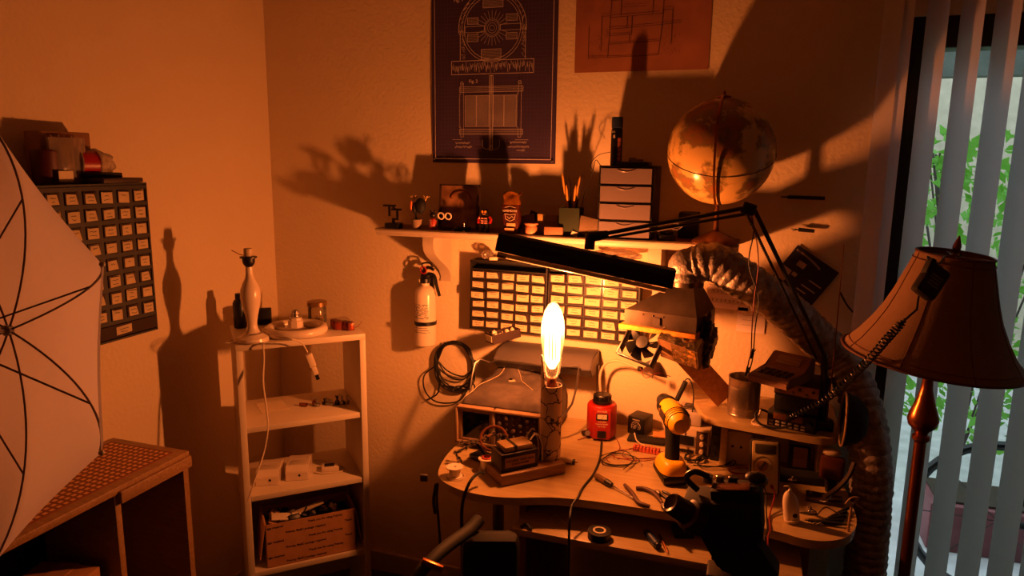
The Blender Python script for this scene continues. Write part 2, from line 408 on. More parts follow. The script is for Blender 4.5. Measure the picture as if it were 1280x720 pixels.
# desk
P2 = [(.93, -.012), (.925, -.20), (.925, -.36), (.932, -.48), (.965, -.59), (1.04, -.642), (1.13, -.655), (1.21, -.64), (1.30, -.605), (1.40, -.588), (1.52, -.583), (1.65, -.58), (1.79, -.578), (1.87, -.588), (1.93, -.602), (1.985, -.59), (2.03, -.55), (2.057, -.48), (2.060, -.38), (2.045, -.15), (2.045, -.012)]
sm = [(p.x, p.y) for p in smooth([(a, b, 0) for a, b in P2[1:-1]], 5)]
poly = [P2[0]]+sm+[P2[-1]]
desk = thing('desk', 'light oak computer desk with a curved front edge and a shelf below', 'desk', (1.5, -.3, 0))
g = GW(desk); g.prism(poly, .728, .75); g.build('desktop', m_oak, desk)
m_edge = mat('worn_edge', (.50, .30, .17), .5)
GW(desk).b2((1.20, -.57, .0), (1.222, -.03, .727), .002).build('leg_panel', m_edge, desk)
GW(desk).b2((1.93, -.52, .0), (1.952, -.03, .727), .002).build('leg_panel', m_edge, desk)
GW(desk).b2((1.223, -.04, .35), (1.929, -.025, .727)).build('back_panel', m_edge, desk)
TZK = W(645, 661, y=-.665).z
GW(desk).b2((1.21, -.665, TZK-.020), (1.929, -.05, TZK), .003).build('keyboard_shelf', m_oak, desk)
GW(desk).cyl((.98, -.12, 0), (.98, -.12, .727), .02).build('leg', m_metal, desk)
# raised shelf of the desk
hz = .905
H2 = [(1.60, -.014), (1.62, -.10), (1.645, -.19), (1.675, -.262), (1.76, -.287), (1.87, -.305), (1.975, -.322), (2.02, -.29), (2.03, -.2), (2.03, -.014)]
g = GW(desk); g.prism([(p.x, p.y) for p in smooth([(a, b, 0) for a, b in H2], 4)], hz-.02, hz); g.build('raised_shelf', m_oak, desk)
for x in (1.715, 1.98): GW(desk).b2((x, -.24, .7505), (x+.02, -.03, hz-.021), .001).build('shelf_support', m_oak, desk)

# long white wall shelf on two brackets
SZ, SD = 1.402, .18
shl = thing('wall_shelf', 'long white wall shelf carrying the globe and plastic drawers', 'shelf', (1.15, -.1, SZ))
xl, xr = W(469, 290, y=-.18).x, W(924, 300, y=-.18).x
m_shtop = mat('shelf_top_varnish', (.42, .22, .13), .4)
GW(shl).b2((xl, -SD+.012, SZ-.018), (xr, -.002, SZ), .002).build('board', m_shtop, shl)
g = GW(shl); pr = [(a+.02, b) for a, b in [(-.2, 0), (-.204, -.004), (-.204, -.009), (-.198, -.013), (-.196, -.020), (-.188, -.024), (-.18, -.026), (-.18, -.0185), (-.19, -.018), (-.188, 0)]]
g.prism([(a, SZ+b) for a, b in pr], xl, xr, 'x'); g.build('moulding', m_trim, shl)
def bracket(x):
    g = GW(shl); pr = [(0, 0), (-.145, 0), (-.148, -.018)]
    pr += [(-.148+.148*t-.022*math.sin(t*2*PI), -.018-.152*t) for t in [k/12 for k in range(1, 12)]]
    pr += [(-.004, -.172), (0, -.172)]
    g.prism([(a-.003, SZ-.027+b) for a, b in pr], x-.02, x+.02, 'x'); g.build('bracket', m_trim, shl)
for px in (549, 822): bracket(W(px, 330, y=-.06).x)

# ================================================================== hanging on the walls
def lines_on(o, eu, ev): return (lambda g, pts, w: g.strip(pts, w, o, eu, ev))
# blueprint poster
m_navy = mat('poster_navy', (.22, .16, .31), .65, noise_amt=.05, scale=20)
m_pline = mat('poster_print', (.86, .80, .76), .7)
m_grid = mat('poster_grid', (.36, .27, .42), .7)
pa, pb = W(541, 203, y=-.003), W(694, 207, y=-.003); x0, x1, z0, z1 = pa.x, pb.x, pa.z, 2.19
pos = thing('blueprint_poster', 'dark navy blueprint poster of an old wheel shaped machine patent', 'poster', (x0, 0, z0))
g = GW(pos); g.grid(lambda i, j: V(x0+(x1-x0)*i, -.003-.004*math.sin(PI*j)*(1-i)*abs(math.cos(i*6)), z0+(z1-z0)*j), 8, 12); g.build('sheet', m_navy, pos)
PW, PH = x1-x0, z1-z0; o = V(x0, -.0095, z0); k_ = PW/153.0          # metres per photo pixel
g = GW(pos); st = lambda pts, w=.0012: g.strip(pts, w, o, X_, Z_)
n = 36
for k in range(1, n): st([(PW*k/n, .02), (PW*k/n, PH-.02)], .0004)
for k in range(1, 52): st([(.012, k*PW/n), (PW-.012, k*PW/n)], .0004)
g.build('grid_print', m_grid, pos, False)
g = GW(pos); b = .014; o = V(x0, -.010, z0)
st([(b, PH-b), (b, b), (PW-b, b), (PW-b, PH-b), (b, PH-b)], .0016)
def q(px, py): return ((px-541)*k_, (205-py)*k_)
def arc(cx, cy, r, a0, a1, w=.001, n=40, ry=None): st([q(cx+r*math.cos(R(a0+(a1-a0)*k/n)), cy-(ry or r)*math.sin(R(a0+(a1-a0)*k/n))) for k in range(n+1)], w)
CX, CY = 617, 54
arc(CX, CY, 37, 0, 360, .0012); arc(CX, CY, 34, 0, 360, .0012); arc(CX, CY, 41, -5, 185, .0014)
for r in (3, 5.5, 8, 9.5): arc(CX, CY, r, 0, 360, .0009, 24)
for k in range(24):
    a = k*PI/12
    if abs(math.sin(a)) > .25: st([q(CX+10*math.cos(a), CY-10*math.sin(a)), q(CX+19*math.cos(a), CY-19*math.sin(a))], .0008)
st([q(578, 58), q(578, 88)], .0014); st([q(657, 55), q(657, 88)], .0014)
def rect(a, b_, c, d, w=.001, h=0):
    st([q(a, b_), q(c, b_), q(c, d), q(a, d), q(a, b_)], w)
    if h:
        yy = b_+h
        while yy < d: st([q(a, yy), q(c, yy)], .0006); yy += h
for (a, b_, c, d) in ((606, 18, 630, 32), (604, 77, 628, 88), (587, 42, 600, 49), (587, 60, 600, 68), (634, 40, 647, 47), (634, 60, 647, 67)): rect(a, b_, c, d, .0011, 1.2)
rect(584, 51.5, 608, 58); rect(627, 50.5, 652, 57)
rnd = random.Random(5)
for k in range(90):
    a = rnd.uniform(-.1, PI+.1); r = rnd.uniform(35.5, 40); st([q(CX+r*math.cos(a), CY-r*math.sin(a)), q(CX+(r+1.6)*math.cos(a+.06), CY-(r+1)*math.sin(a+.06))], .0009)
for k in range(60):
    xx = rnd.uniform(579, 583) if k % 2 else rnd.uniform(652, 656); yy = rnd.uniform(55, 87); st([q(xx, yy), q(xx+2, yy+1.5)], .0007)
rect(567, 89, 667, 104, .0014)
for k in range(80): xx = 568+k*1.23; yy = rnd.uniform(90, 96); st([q(xx, yy), q(xx+rnd.uniform(-.8, 1.6), yy+rnd.uniform(4, 8))], .0009)
# second figure
rect(577, 118, 655, 124, .001, 1.5); rect(577, 166, 655, 172, .001, 1.5)
for xx in (580, 651):
    rect(xx-1.5, 114, xx+2, 175, .0009); rect(xx-3, 126, xx-1.5, 164); arc(xx, 114, 1.8, 0, 360, .0012, 12)
for (a, c) in ((584, 598), (598.5, 614), (619, 632), (632.5, 647)): rect(a, 128, c, 163, .0009, .9)
rect(614.5, 106, 618.5, 190, .0016); st([q(616.5, 106), q(616.5, 190)], .0018)
arc(611, 184, 5, 180, 360, .0009, 16); arc(622, 184, 5, 180, 360, .0009, 16); st([q(606, 178), q(606, 184)]); st([q(627, 178), q(627, 184)])
def scrawl(g_st, x, y, l, h, w=.0008, seed=0):
    rr = random.Random(seed); p = []; n = max(4, int(l/1.1))
    for k in range(n+1): p.append(q(x+l*k/n, y+(h if k % 2 else -h)*rr.uniform(.2, 1)*.5))
    st(p, w)
st([q(568, 178), q(580, 178)], .0008); st([q(646, 178), q(662, 178)], .0008)
for i, (a, b_, l) in enumerate(((572, 182, 18), (571, 186.5, 22), (640, 181, 20), (637, 186, 26), (648, 190, 10))): scrawl(st, a, b_, l, 3, .0009, i)
g.build('machine_drawing', m_pline, pos, False)
def ptxt(s, px, py, size, nm='lettering', al='LEFT'):
    u = q(px, py); text(s, size, m_pline, pos, L(pos) @ plane_M(V(x0+u[0], -.0105, z0+u[1]), X_, Z_), nm, .0001, al)
ptxt('No. 381,970.', 570, 6.5, .0125); ptxt('Patented May 1, 1888.', 629, 3, .0125); ptxt('Fig. 1', 570, 22, .017); ptxt('Fig. 2', 589, 112, .015)
for a, b_ in ((x0+.01, z0+.012), (x1-.01, z0+.009)): GW(pos).lathe([(.0001, .0), (.004, .001), (.0045, .003)], (a, -.0135, b_), (0, 1, 0), 12).build('pin', m_metal, pos)

# old building plan
m_note = mat('note_paper', (.96, .90, .88), .8, noise_amt=.02)
m_plan = mat('aged_plan_paper', (.60, .38, .28), .75, noise_amt=.12, scale=9)
m_pinkl = mat('plan_ink', (.28, .16, .13), .8)
pa, pb = W(718, 90, y=-.003), W(885, 93, y=-.003); x0, x1, z0, z1 = pa.x, pb.x, pa.z-.003, 2.17
plan = thing('building_plan', 'aged tan sheet with a faint floor plan pinned right of the blueprint', 'poster', (x0, 0, z0))
g = GW(plan); g.grid(lambda i, j: V(x0+(x1-x0)*i, -.003-.003*math.sin(PI*i)*(1-j), z0+(z1-z0)*j), 8, 6); g.build('sheet', m_plan, plan)
k_ = (x1-x0)/167.0; g = GW(plan); o = V(x0, -.0075, z0)
def q(px, py): return ((px-718)*k_, (91.5-py)*k_)
st = lambda pts, w=.0010: g.strip(pts, w, o, X_, Z_)
for p in (((764, 0), (763, 28), (761, 74)), ((828, 0), (827, 40), (824, 73)), ((763, 6), (828, 5)), ((763, 26), (828, 24)), ((762, 40), (850, 36)), ((762, 48), (788, 47), (788, 58)), ((762, 58), (824, 56)), ((736, 74), (824, 73)), ((736, 37), (736, 75)), ((752, 24), (752, 66)), ((762, 24), (752, 24)), ((776, 6), (776, 26)), ((784, 26), (784, 40)), ((815, 6), (815, 24)), ((790, 26), (790, 48)), ((839, 20), (839, 60)), ((828, 20), (839, 20))): st([q(*a) for a in p], .0017)
rnd = random.Random(9)
for k in range(34): xx = rnd.uniform(737, 761); yy = rnd.uniform(38, 72); st([q(xx, yy), q(xx+rnd.uniform(-1, 6), yy+rnd.choice((0, 5)))], .0006)
for k in range(30): xx = rnd.uniform(826, 850); yy = rnd.uniform(48, 72); st([q(xx, yy), q(xx+rnd.uniform(0, 3), yy+rnd.choice((0, 4)))], .0006)
for k in range(16): st([q(779+k*1.8, 14.5-(k % 2)*.7), q(780+k*1.8, 14.5)], .0016)
for k in range(8): st([q(720, 2+k*2.6), q(742, 2+k*2.6)], .0004)
for k in range(9): st([q(855+k*2.2, 5), q(856+k*2.2, 1)], .0012)
st([q(840, 6.5), q(876, 5.5)], .0005)
g.build('plan_drawing', m_pinkl, plan, False)

# parts organisers
m_org = mat('organizer_frame', (.07, .05, .05), .6, noise_amt=.06)
m_drw = clear('drawer_plastic', (.50, .42, .42), haze=.35, rough=.2)
m_drwin = mat('drawer_shadowed_plastic', (.40, .32, .30), .35)
def label_mesh(w, h, seed, t=.0008):
    """card with a line or two of handwriting, facing -y, centred"""
    rr = random.Random(seed); g = G(); s = rr.uniform(-.0025, .0025); c = rr.choice((0, 0, 0, .006))
    pts = [(-w/2, -h/2), (w/2, -h/2+s), (w/2-c, h/2+s), (-w/2, h/2)]
    g.prism(pts, -t, 0, 'y'); g.mi = 1
    for r_ in range(rr.choice((1, 2, 2))):
        zz = h*(.16-.36*r_); l = w*rr.uniform(.35, .62); x = -l/2; p = []
        while x < l/2: p.append((x, zz+rr.uniform(-.0018, .0018))); x += .0022
        g.strip(p, .0014, V(0, -t-.0002, 0), X_, Z_)
    return g
def organizer(name, label, x0, z0, x1, z1, rows, cols, ztop, M, depth=.06, pulled=(), group=None, big_bottom=False, gap=(.005, .008)):
    """front faces -y of M's frame"""
    t = thing(name, label, 'organizer', (0, 0, 0)); t.matrix_world = M; t.location = M.translation; t.rotation_euler = M.to_euler(); tag(t, label, 'organizer')
    w = x1-x0; h = z1-z0; g = G(); tk = .005
    g.b2((x0, -depth, z0), (x0+tk, 0, z1)); g.b2((x1-tk, -depth, z0), (x1, 0, z1)); g.b2((x0, -depth, z1-tk), (x1, 0, z1)); g.b2((x0, -depth, z0), (x1, 0, z0+tk)); g.b2((x0+tk, -.006, z0+tk), (x1-tk, -.001, z1-tk))
    cw = (w-2*tk)/cols; zb = z0+tk+(.045 if big_bottom else 0); ch = (ztop-zb)/rows
    for r_ in range(rows+1): g.b2((x0+tk, -depth+.002, zb+r_*ch-.0022), (x1-tk, -.006, zb+r_*ch+.0022))
    gx = gap[0]/2-.001; gz = gap[1]/2-.001
    for c in range(1, cols): g.b2((x0+tk+c*cw-gx, -depth+.001, zb), (x0+tk+c*cw+gx, -.006, ztop))
    if gz > .004:
        for r_ in range(rows+1): g.b2((x0+tk, -depth+.0005, zb+r_*ch-gz), (x1-tk, -.006, zb+r_*ch+gz))
    g.build('frame', m_org, t, False)
    dw, dh, dd = cw-gap[0], ch-gap[1], depth-.012
    def drawer_mesh():
        g = G(); u = .0012
        g.b2((-dw/2, -u, -dh/2), (dw/2, 0, dh/2)); g.b2((-dw/2, 0, -dh/2), (dw/2, dd, -dh/2+u))
        g.b2((-dw/2, 0, -dh/2), (-dw/2+u, dd, dh/2-.004)); g.b2((dw/2-u, 0, -dh/2), (dw/2, dd, dh/2-.004)); g.b2((-dw/2, dd-u, -dh/2), (dw/2, dd, dh/2-.004))
        g.b2((-dw/2+.006, -.006, dh/2-.004), (dw/2-.006, -u, dh/2-.0025))
        return g
    proto = None; seeds = []
    for r_ in range(rows):
        for c in range(cols):
            out = .0
            for (pc, prr, po) in pulled:
                if (pc, prr) == (c, r_): out = po
            if proto is None: d = drawer_mesh().build('drawer', m_drw, t, False); proto = d
            else: d = proto.copy(); COL.objects.link(d); d.parent = t
            d.location = (x0+tk+(c+.5)*cw, -depth-.001-out, zb+(r_+.5)*ch)
            s = label_mesh(dw*random.uniform(.80, .92), dh*random.uniform(.74, .92), r_*31+c*7+len(name)).build('label', [m_card, m_ink], d, False)
            s.location = (random.uniform(-.002, .002), -.0014, random.uniform(-.0015, .0015)-.001)
    if big_bottom:
        for k in range(2):
            d = G().b2((-.5*(w/2-.012), -.0015, -.017), (.5*(w/2-.012), 0, .017)).b2((-.5*(w/2-.012), 0, -.017), (.5*(w/2-.012), dd, -.0155)).build('wide_drawer', m_drw, t, False)
            d.location = (x0+w*(.25+.5*k), -depth-.001, z0+tk+.021)
            s = label_mesh(.05, .022, k+77).build('label', [m_card, m_ink], d, False); s.location = (0, -.002, 0)
    return t
I4 = Matrix.Identity(4)
organizer('parts_organizer', 'parts organizer with thirty labelled drawers left of the glowing bulb', 0, 0, .277, .243, 6, 5, .212, Matrix.Translation((.846, -.002, 1.052)) @ Matrix.Rotation(R(.6), 4, 'Y'), pulled=((0, 3, .012),))
organizer('parts_organizer', 'parts organizer with yellow lit labels behind and right of the glowing bulb', 0, 0, .305, .228, 6, 5, .222, Matrix.Translation((1.127, -.002, 1.050)) @ Matrix.Rotation(R(.8), 4, 'Y'), pulled=((0, 5, .02), (4, 1, .02)))
# the one on the left wall: faces +x
yR = W(188, 300, x=.15).y; zB = W(195, 412, x=.15).z; zT = W(180, 228, x=.15).z
ML = Matrix(((0, -1, 0, .002), (1, 0, 0, yR-.47), (0, 0, 1, zB), (0, 0, 0, 1)))
organizer('parts_organizer', 'tall dark parts organizer on the left wall partly behind the white umbrella', 0, 0, .47, zT-zB, 8, 9, zT-zB-.012, ML, depth=.15, big_bottom=True, gap=(.014, .013))
# loose pulled-out drawer
dp = W(628, 418, y=-.12)
t = thing('parts_tray', 'open pulled out organizer drawer filled with small white parts', 'drawer', (dp.x, dp.y, dp.z-.018), 0, rot=(R(6), 0, R(-38)))
g = G(); g.b2((-.024, -.05, 0), (.024, .06, .0015)); g.b2((-.024, -.05, 0), (-.0225, .06, .03)); g.b2((.0225, -.05, 0), (.024, .06, .03)); g.b2((-.024, -.0515, 0), (.024, -.05, .034)); g.b2((-.024, .0585, 0), (.024, .06, .03)); g.build('tray', m_drw, t, False)
G().b2((-.019, -.0535, .006), (.019, -.0518, .027)).build('label', m_card, t, False)
rnd = random.Random(4); g = G()
for k in range(16): g.box((rnd.uniform(-.017, .017), rnd.uniform(-.04, .05), .012+rnd.uniform(0, .02)), (.014, .010, .010), (rnd.random()*3, rnd.random()*3, rnd.random()*3), .002)
g.build('plastic_parts', m_cordw, t)

# things on top of the wall organisers
def crumple(c, sx, sy, sz, n=18, seed=0, amp=.25, T=None):
    g = G(T); rr = random.Random(seed); off = V(rr.random()*9, rr.random()*9, rr.random()*9)
    def fn(i, j):
        a = 2*PI*i; t = PI*j; d = V(math.sin(t)*math.cos(a), math.sin(t)*math.sin(a), math.cos(t))
        k = 1+amp*(noise.noise(d*2.3+off)+.6*noise.noise(d*5+off)); return Vector(c)+V(d.x*sx*k, d.y*sy*k, d.z*sz*k)
    g.grid(fn, n*2, n); bmesh.ops.remove_doubles(g.bm, verts=g.bm.verts[:], dist=1e-5); return g
p = W(770, 318, y=-.055); solo(crumple((p.x, -.058, p.z-.004), .075, .04, .019, seed=2, amp=.3), 'plastic_bag', m_bag, 'crumpled clear bag on the right organizer under the shelf', 'bag')
p = W(612, 318, y=-.05); g = crumple((p.x-.01, -.045, p.z-.002), .022, .02, .014, seed=5, amp=.3); solo(g, 'adapter_bag', m_bag, 'small clear bag on the left end of the left wall organizer', 'bag')
g = G(); p = W(635, 328, y=-.03); g.box((.93, -.055, 1.303), (.03, .02, .012), (0, 0, .4), .003); solo(g, 'white_connector', m_cordw, 'small white connector on the left organizer beside the clear bag', 'connector')

# fire extinguisher
ep = W(532, 380, y=-.05)
ex = thing('fire_extinguisher', 'small white fire extinguisher hung on the wall beside the cable coil', 'fire extinguisher', (ep.x, -.052, W(533, 431, y=-.05).z))
zb = 0; r_ = .0385
G().lathe([(.001, 0), (.034, 0), (r_, .005), (r_, .185), (.035, .202), (.024, .214), (.015, .220), (.015, .229)], n=40).build('cylinder', m_ceram, ex)
G().lathe([(.0145, .228), (.018, .229), (.018, .244), (.012, .249)], n=24).build('valve_collar', m_black, ex)
G().box((0, 0, .2515), (.026, .026, .018), bev=.004).build('valve', m_black, ex)
g = G(); g.tube(smooth([(-.012, 0, .262), (.01, 0, .285), (.035, -.002, .278)], 5), .006); g.build('lever', m_black, ex)
g = G(); g.tube(smooth([(.01, 0, .262), (.035, 0, .257), (.046, -.002, .22), (.058, -.004, .185)], 5), [.006]*16); g.build('handle', m_black, ex)
G().torus((-.004, -.006, .275), .012, .0025, (0, 1, 0), 20, 8).build('safety_pin', m_red, ex)
g = G(); g.tube(smooth([(.005, .002, .262), (-.012, 0, .295), (.02, 0, .30), (.03, 0, .28)], 5), .003); g.build('carry_ring', m_black, ex)
G().lathe([(r_+.0006, .078), (r_+.0018, .079), (r_+.0018, .091), (r_+.0006, .092)], n=40, cap=False).build('strap', m_black, ex)
G().box((-.008, -r_-.003, .085), (.02, .004, .015), bev=.001).build('buckle', m_black, ex)
G().b2((-.014, r_-.001, .02), (.014, r_+.011, .25)).build('wall_bracket', m_black, ex)
g = G()
for k in range(13):
    z = .155-k*.0055 if k < 10 else .07-(k-10)*.008
    a0, a1 = -1.05+random.uniform(0, .08), .75+random.uniform(-.25, .1)
    pts = [V((r_+.0007)*math.sin(a0+(a1-a0)*j/12), -(r_+.0007)*math.cos(a0+(a1-a0)*j/12), z) for j in range(13)]
    for a, b_ in zip(pts, pts[1:]):
        if random.random() < .82: g.quad(a-Z_*.0009, b_-Z_*.0009, b_+Z_*.0009, a+Z_*.0009)
g.build('printed_label', m_ink, ex, False)

# coil of black cable on a hook
cp = W(567, 460, y=-.03); rr = random.Random(11); pts = []
for k in range(86):
    a = -PI/2-k*2*PI/13.7; rad = .072+rr.uniform(-.004, .006)+(.02 if math.sin(a) < -.5 else 0)*rr.random()
    pts.append(V(cp.x+rad*math.cos(a)+.004*math.sin(k*.4), -.018-.008*rr.random(), cp.z+rad*1.15*math.sin(a)+.01))
pts = [W(596, 500, y=-.03), W(590, 478, y=-.03)]+pts+[W(548, 490, y=-.02), W(533, 500, y=-.02)]
g = G(); g.tube(smooth(pts, 4), .0028, 6)
lp = [W(a, b_, y=-.02) for a, b_ in ((556, 428), (545, 455), (530, 470), (532, 490), (548, 503), (575, 500), (588, 475), (594, 450))]
g.tube(smooth(lp, 6), .0028, 6)
for s in (0, 1): g.tube(smooth([W(a, b_, y=-.02-.004*s) for a, b_ in ((545, 448), (560, 464+s*6), (580, 470+s*4), (594, 458))], 6), .0025, 6)
solo(g, 'cable_coil', m_rubber, 'coil of thin black cable hung on the wall below the extinguisher', 'cable')

# small things pinned on the right of the wall
a, b_ = W(976, 246, y=-.02), W(1031, 248, y=-.02)
g = G(); g.tube([a, a.lerp(b_, .15), a.lerp(b_, .16), b_], [.002, .003, .0055, .0055], 12); solo(g, 'soldering_iron', m_blackm, 'dark slim rod stuck high on the wall right of the globe', 'tool')
a, b_ = W(989, 286, y=-.02), W(1018, 289, y=-.02)
g = G(); g.tube([a, a.lerp(b_, .3), a.lerp(b_, .32), b_], [.0012, .0015, .006, .005], 12); g.tube([a+V(.004, 0, -.006), a.lerp(b_, .3)], .0012, 6); solo(g, 'wall_plug', m_blackm, 'short black plug sticking from the wall below the dark rod', 'plug')
m_cardb = mat('navy_card', (.12, .12, .24), .6)
c = W(1006, 344, y=-.006)
t = thing('pinned_card', 'navy pinned card turned diagonally behind the lamp arm', 'card', c, rot=(0, R(33), 0))
cw, chh = .145, .125
G().b2((-cw/2, -.0015, -chh/2), (cw/2, 0, chh/2)).build('sheet', m_cardb, t, False)
m_cprint = mat('card_print', (.74, .66, .62), .7)
g = G(); o = V(0, -.0022, 0)
g.strip([(-.065+.1*math.sin(k*.13), .05-.022*(1-math.cos(k*.13))) for k in range(9)], .006, o, X_, Z_)
for (a, b_, l) in ((.01, -.028, .045), (.005, -.045, .03), (.02, -.005, .04)): g.strip([(a, b_), (a+l, b_)], .004, o, X_, Z_)
g.strip([(-.035, .02), (-.02, .02)], .018, o, X_, Z_); g.strip([(-.03, -.015), (-.022, -.015)], .012, o, X_, Z_)
g.strip([(-.069, -.03), (-.05, -.03)], .04, o, X_, Z_)
g.build('card_printing', m_cprint, t, False)
G().lathe([(.0001, 0), (.004, .001), (.004, .003)], (-.06, -.0048, .05), (0, 1, 0), 12).build('pin', m_metal, t)
# two papers on the wall
for (a, b_, c, d, rot, lab, mus) in ((884, 357, 935, 388, 3, 'white sheet with music notes on the wall behind the duct', True), (922, 384, 955, 417, 1, 'small blank note on the wall below the music sheet', False)):
    A = W(a, b_, y=-.004); B = W(c, d, y=-.004); t = thing('wall_note', lab, 'paper', ((A.x+B.x)/2, -.004, B.z), rot=(0, R(rot), 0))
    w_, h_ = B.x-A.x, A.z-B.z; G().b2((-w_/2, -.0008, 0), (w_/2, 0, h_)).build('sheet', m_note, t, False)
    g = G(); o = V(0, -.0014, 0)
    if mus:
        for s in (0, 1):
            for k in range(5): g.strip([(-w_*.42, h_*(.25+.4*s)+k*.003), (w_*.42, h_*(.25+.4*s)+k*.003)], .0005, o, X_, Z_)
            for k in range(8): x = -w_*.36+k*w_*.1; g.strip([(x, h_*(.25+.4*s)+.004), (x, h_*(.25+.4*s)+.012)], .0016, o, X_, Z_)
    else:
        for k in range(3): g.strip([(-w_*.3, h_*(.7-.2*k)), (w_*.2, h_*(.7-.2*k))], .0007, o, X_, Z_)
    g.build('ink_marks', m_ink, t, False)

# ================================================================== on the wall shelf
def on_shelf(px, y=-.14, z=SZ):
    y = {-.11: -.145, -.13: -.155, -.10: -.15, -.14: -.16, -.085: -.13, -.15: -.158, -.075: -.115, -.055: -.09, -.145: -.15, -.12: -.14}.get(y, y); p = W(px, 285, y=y); return V(p.x, y, z+.0004)
# dark figure of stacked clamps
p = on_shelf(492)
t = thing('metal_stand_model', 'small black angular metal stand at the left end of the wall shelf', 'model', p)
G().b2((-.024, -.02, 0), (.026, .02, .018), .002).build('base', m_black, t)
g = G(); g.b2((-.004, -.003, .018), (.004, .003, .028)); g.b2((-.004, -.003, .028), (.018, .003, .034)); g.b2((.012, -.003, .034), (.018, .003, .065)); g.b2((-.006, -.004, .060), (.030, .004, .067)); g.build('upright', m_black, t)
g = G(); g.b2((-.034, -.01, .073), (.006, .01, .079), .001); g.b2((-.018, -.003, .040), (-.012, .003, .073)); g.tube([(-.004, 0, .073), (.014, 0, .062)], .003); g.build('jaw', m_black, t)
# creature plant in a pot
p = on_shelf(521)
t = thing('potted_figure', 'dark leafy figure with pale antlers in a small grey pot on the shelf', 'figurine', p)
G().lathe([(.001, 0), (.013, 0), (.017, .028), (.018, .029), (.018, .033), (.014, .033), (.013, .028), (.001, .028)], n=24).build('pot', mat('grey_clay', (.55, .47, .40), .8), t)
G().tube(smooth([(0, 0, .025), (-.003, 0, .05), (.004, 0, .07)], 4), .004).build('stem', m_black, t)
g = G(); g.sph((.014, 0, .078), .02, 16, (1, .8, 1.35)); g.sph((-.006, -.004, .072), .012, 12, (.7, .7, 1.6)); g.build('head', m_blackm, t)
G().sph((-.016, -.008, .08), .010, 12, (.5, .5, 1.7)).build('petal', mat('orange_petal', (.85, .45, .2), .6), t)
g = G()
for sx in (-1, 1):
    bx = .012+sx*.02; g.tube([(bx, 0, .096), (bx+sx*.008, 0, .112)], .002, 6); g.tube([(bx+sx*.003, 0, .102), (bx-sx*.006, 0, .113)], .0017, 6); g.tube([(bx+sx*.005, 0, .106), (bx+sx*.016, 0, .110)], .0017, 6)
g.build('antler', mat('pale_horn', (.8, .66, .42), .6), t)
# red dotted figure
p = on_shelf(541, -.13)
t = thing('dotted_toy', 'small red toy with white dots and a dark head on the shelf', 'toy', p)
G().lathe([(.001, 0), (.009, .001), (.013, .012), (.013, .03), (.008, .038), (.001, .039)], n=24).build('body', m_red, t)
g = G()
for k in range(5):
    for j in range(8):
        a = -PI/2+(j-3.5)*.42; g.sph((.0128*math.cos(a), .0128*math.sin(a), .008+k*.006), .0013, 6)
g.build('dots', m_paper, t)
g = G(); g.sph((0, 0, .05), .011, 14, (1, .9, .9)); g.tube([(.004, 0, .058), (.010, -.002, .066)], .0022); g.tube([(-.004, 0, .058), (-.009, -.002, .065)], .0022); g.build('head', m_black, t)
# shadow box with two rings
A = W(548, 230, y=-.10); B = W(597, 276, y=-.10); hw = (B.x-A.x)/2
t = thing('display_frame', 'square framed display with mottled glass and a hoop inside leaning on the shelf', 'frame', ((A.x+B.x)/2, -.10, SZ+.0004), rot=(R(-7), 0, 0))
H = A.z-SZ; fr = .005
g = G(); g.b2((-hw, -.008, 0), (-hw+fr, .008, H)); g.b2((hw-fr, -.008, 0), (hw, .008, H)); g.b2((-hw, -.008, 0), (hw, .008, fr)); g.b2((-hw, -.008, H-fr), (hw, .008, H)); g.build('frame', m_dark, t)
G().b2((-hw+fr, .002, fr), (hw-fr, .005, H-fr)).build('picture', mat('mottled_picture', (.66, .48, .34), .4, scale=22, dark=(.34, .22, .15)), t)
g = G(); arcp = [(.004+.035*math.cos(R(a)), 0, H*.66+.03*math.sin(R(a))) for a in range(5, 180, 12)]; g.tube(arcp, .0025, 6)
g.strip([(-.02, 0), (.006, .07), (.03, 0)], .001, V(0, .0013, .02), X_, Z_); g.build('hoop', m_brass, t)
p = on_shelf(554, -.10)
t = thing('finger_cuffs', 'pair of small pale rings joined together in front of the display frame', 'rings', p)
g = G(); g.b2((-.012, -.006, 0), (.03, .006, .004), .001); g.b2((.006, -.001, .003), (.010, .001, .035)); g.build('stand', m_black, t)
for dx in (-.008, .018): G().torus((dx, 0, .047), .0105, .0028, (0, 1, .2), 24, 8).build('ring', m_ceram, t)
# little chrome stand
p = on_shelf(580, -.14); g = G(); g.lathe([(.008, 0), (.008, .002), (.002, .006), (.0015, .02), (.004, .024), (.004, .028), (.001, .03)], p, n=16); solo(g, 'chrome_knob', m_chrome, 'tiny chrome knob standing before the display frame', 'knob')
g = G(); p = on_shelf(578, -.11); g.box(p+V(0, 0, .006), (.05, .04, .012), (0, 0, .2), .002); solo(g, 'dark_case', m_blackm, 'flat dark case lying before the display frame on the shelf', 'case')
# robot toy
p = on_shelf(606, -.13)
t = thing('toy_robot', 'black toy robot with orange eyes and red arms on the shelf', 'toy', p)
G().b2((-.013, -.008, .024), (.013, .008, .052), .002).build('torso', m_black, t)
G().b2((-.011, -.008, .054), (.011, .008, .075), .002).build('head', m_black, t)
for sx in (-1, 1):
    G().b2((sx*.008-.005, -.007, 0), (sx*.008+.005, .007, .024), .001).build('leg', m_black, t)
    G().tube([(sx*.016, 0, .05), (sx*.022, -.002, .042), (sx*.020, -.008, .030)], [.005, .005, .0045]).build('arm', m_red, t)
    G().lathe([(.0001, .0), (.0038, .0), (.0038, .002), (.0001, .0025)], (sx*.0052, -.0082, .067), (0, -1, 0), 14).build('eye', mat('orange_eye', (.95, .6, .25), .4), t)
g = G()
for z in (.045, .037, .030):
    for sx in (-1, 1): g.b2((sx*.006-.0045, -.0092, z-.002), (sx*.006+.0045, -.0082, z+.002))
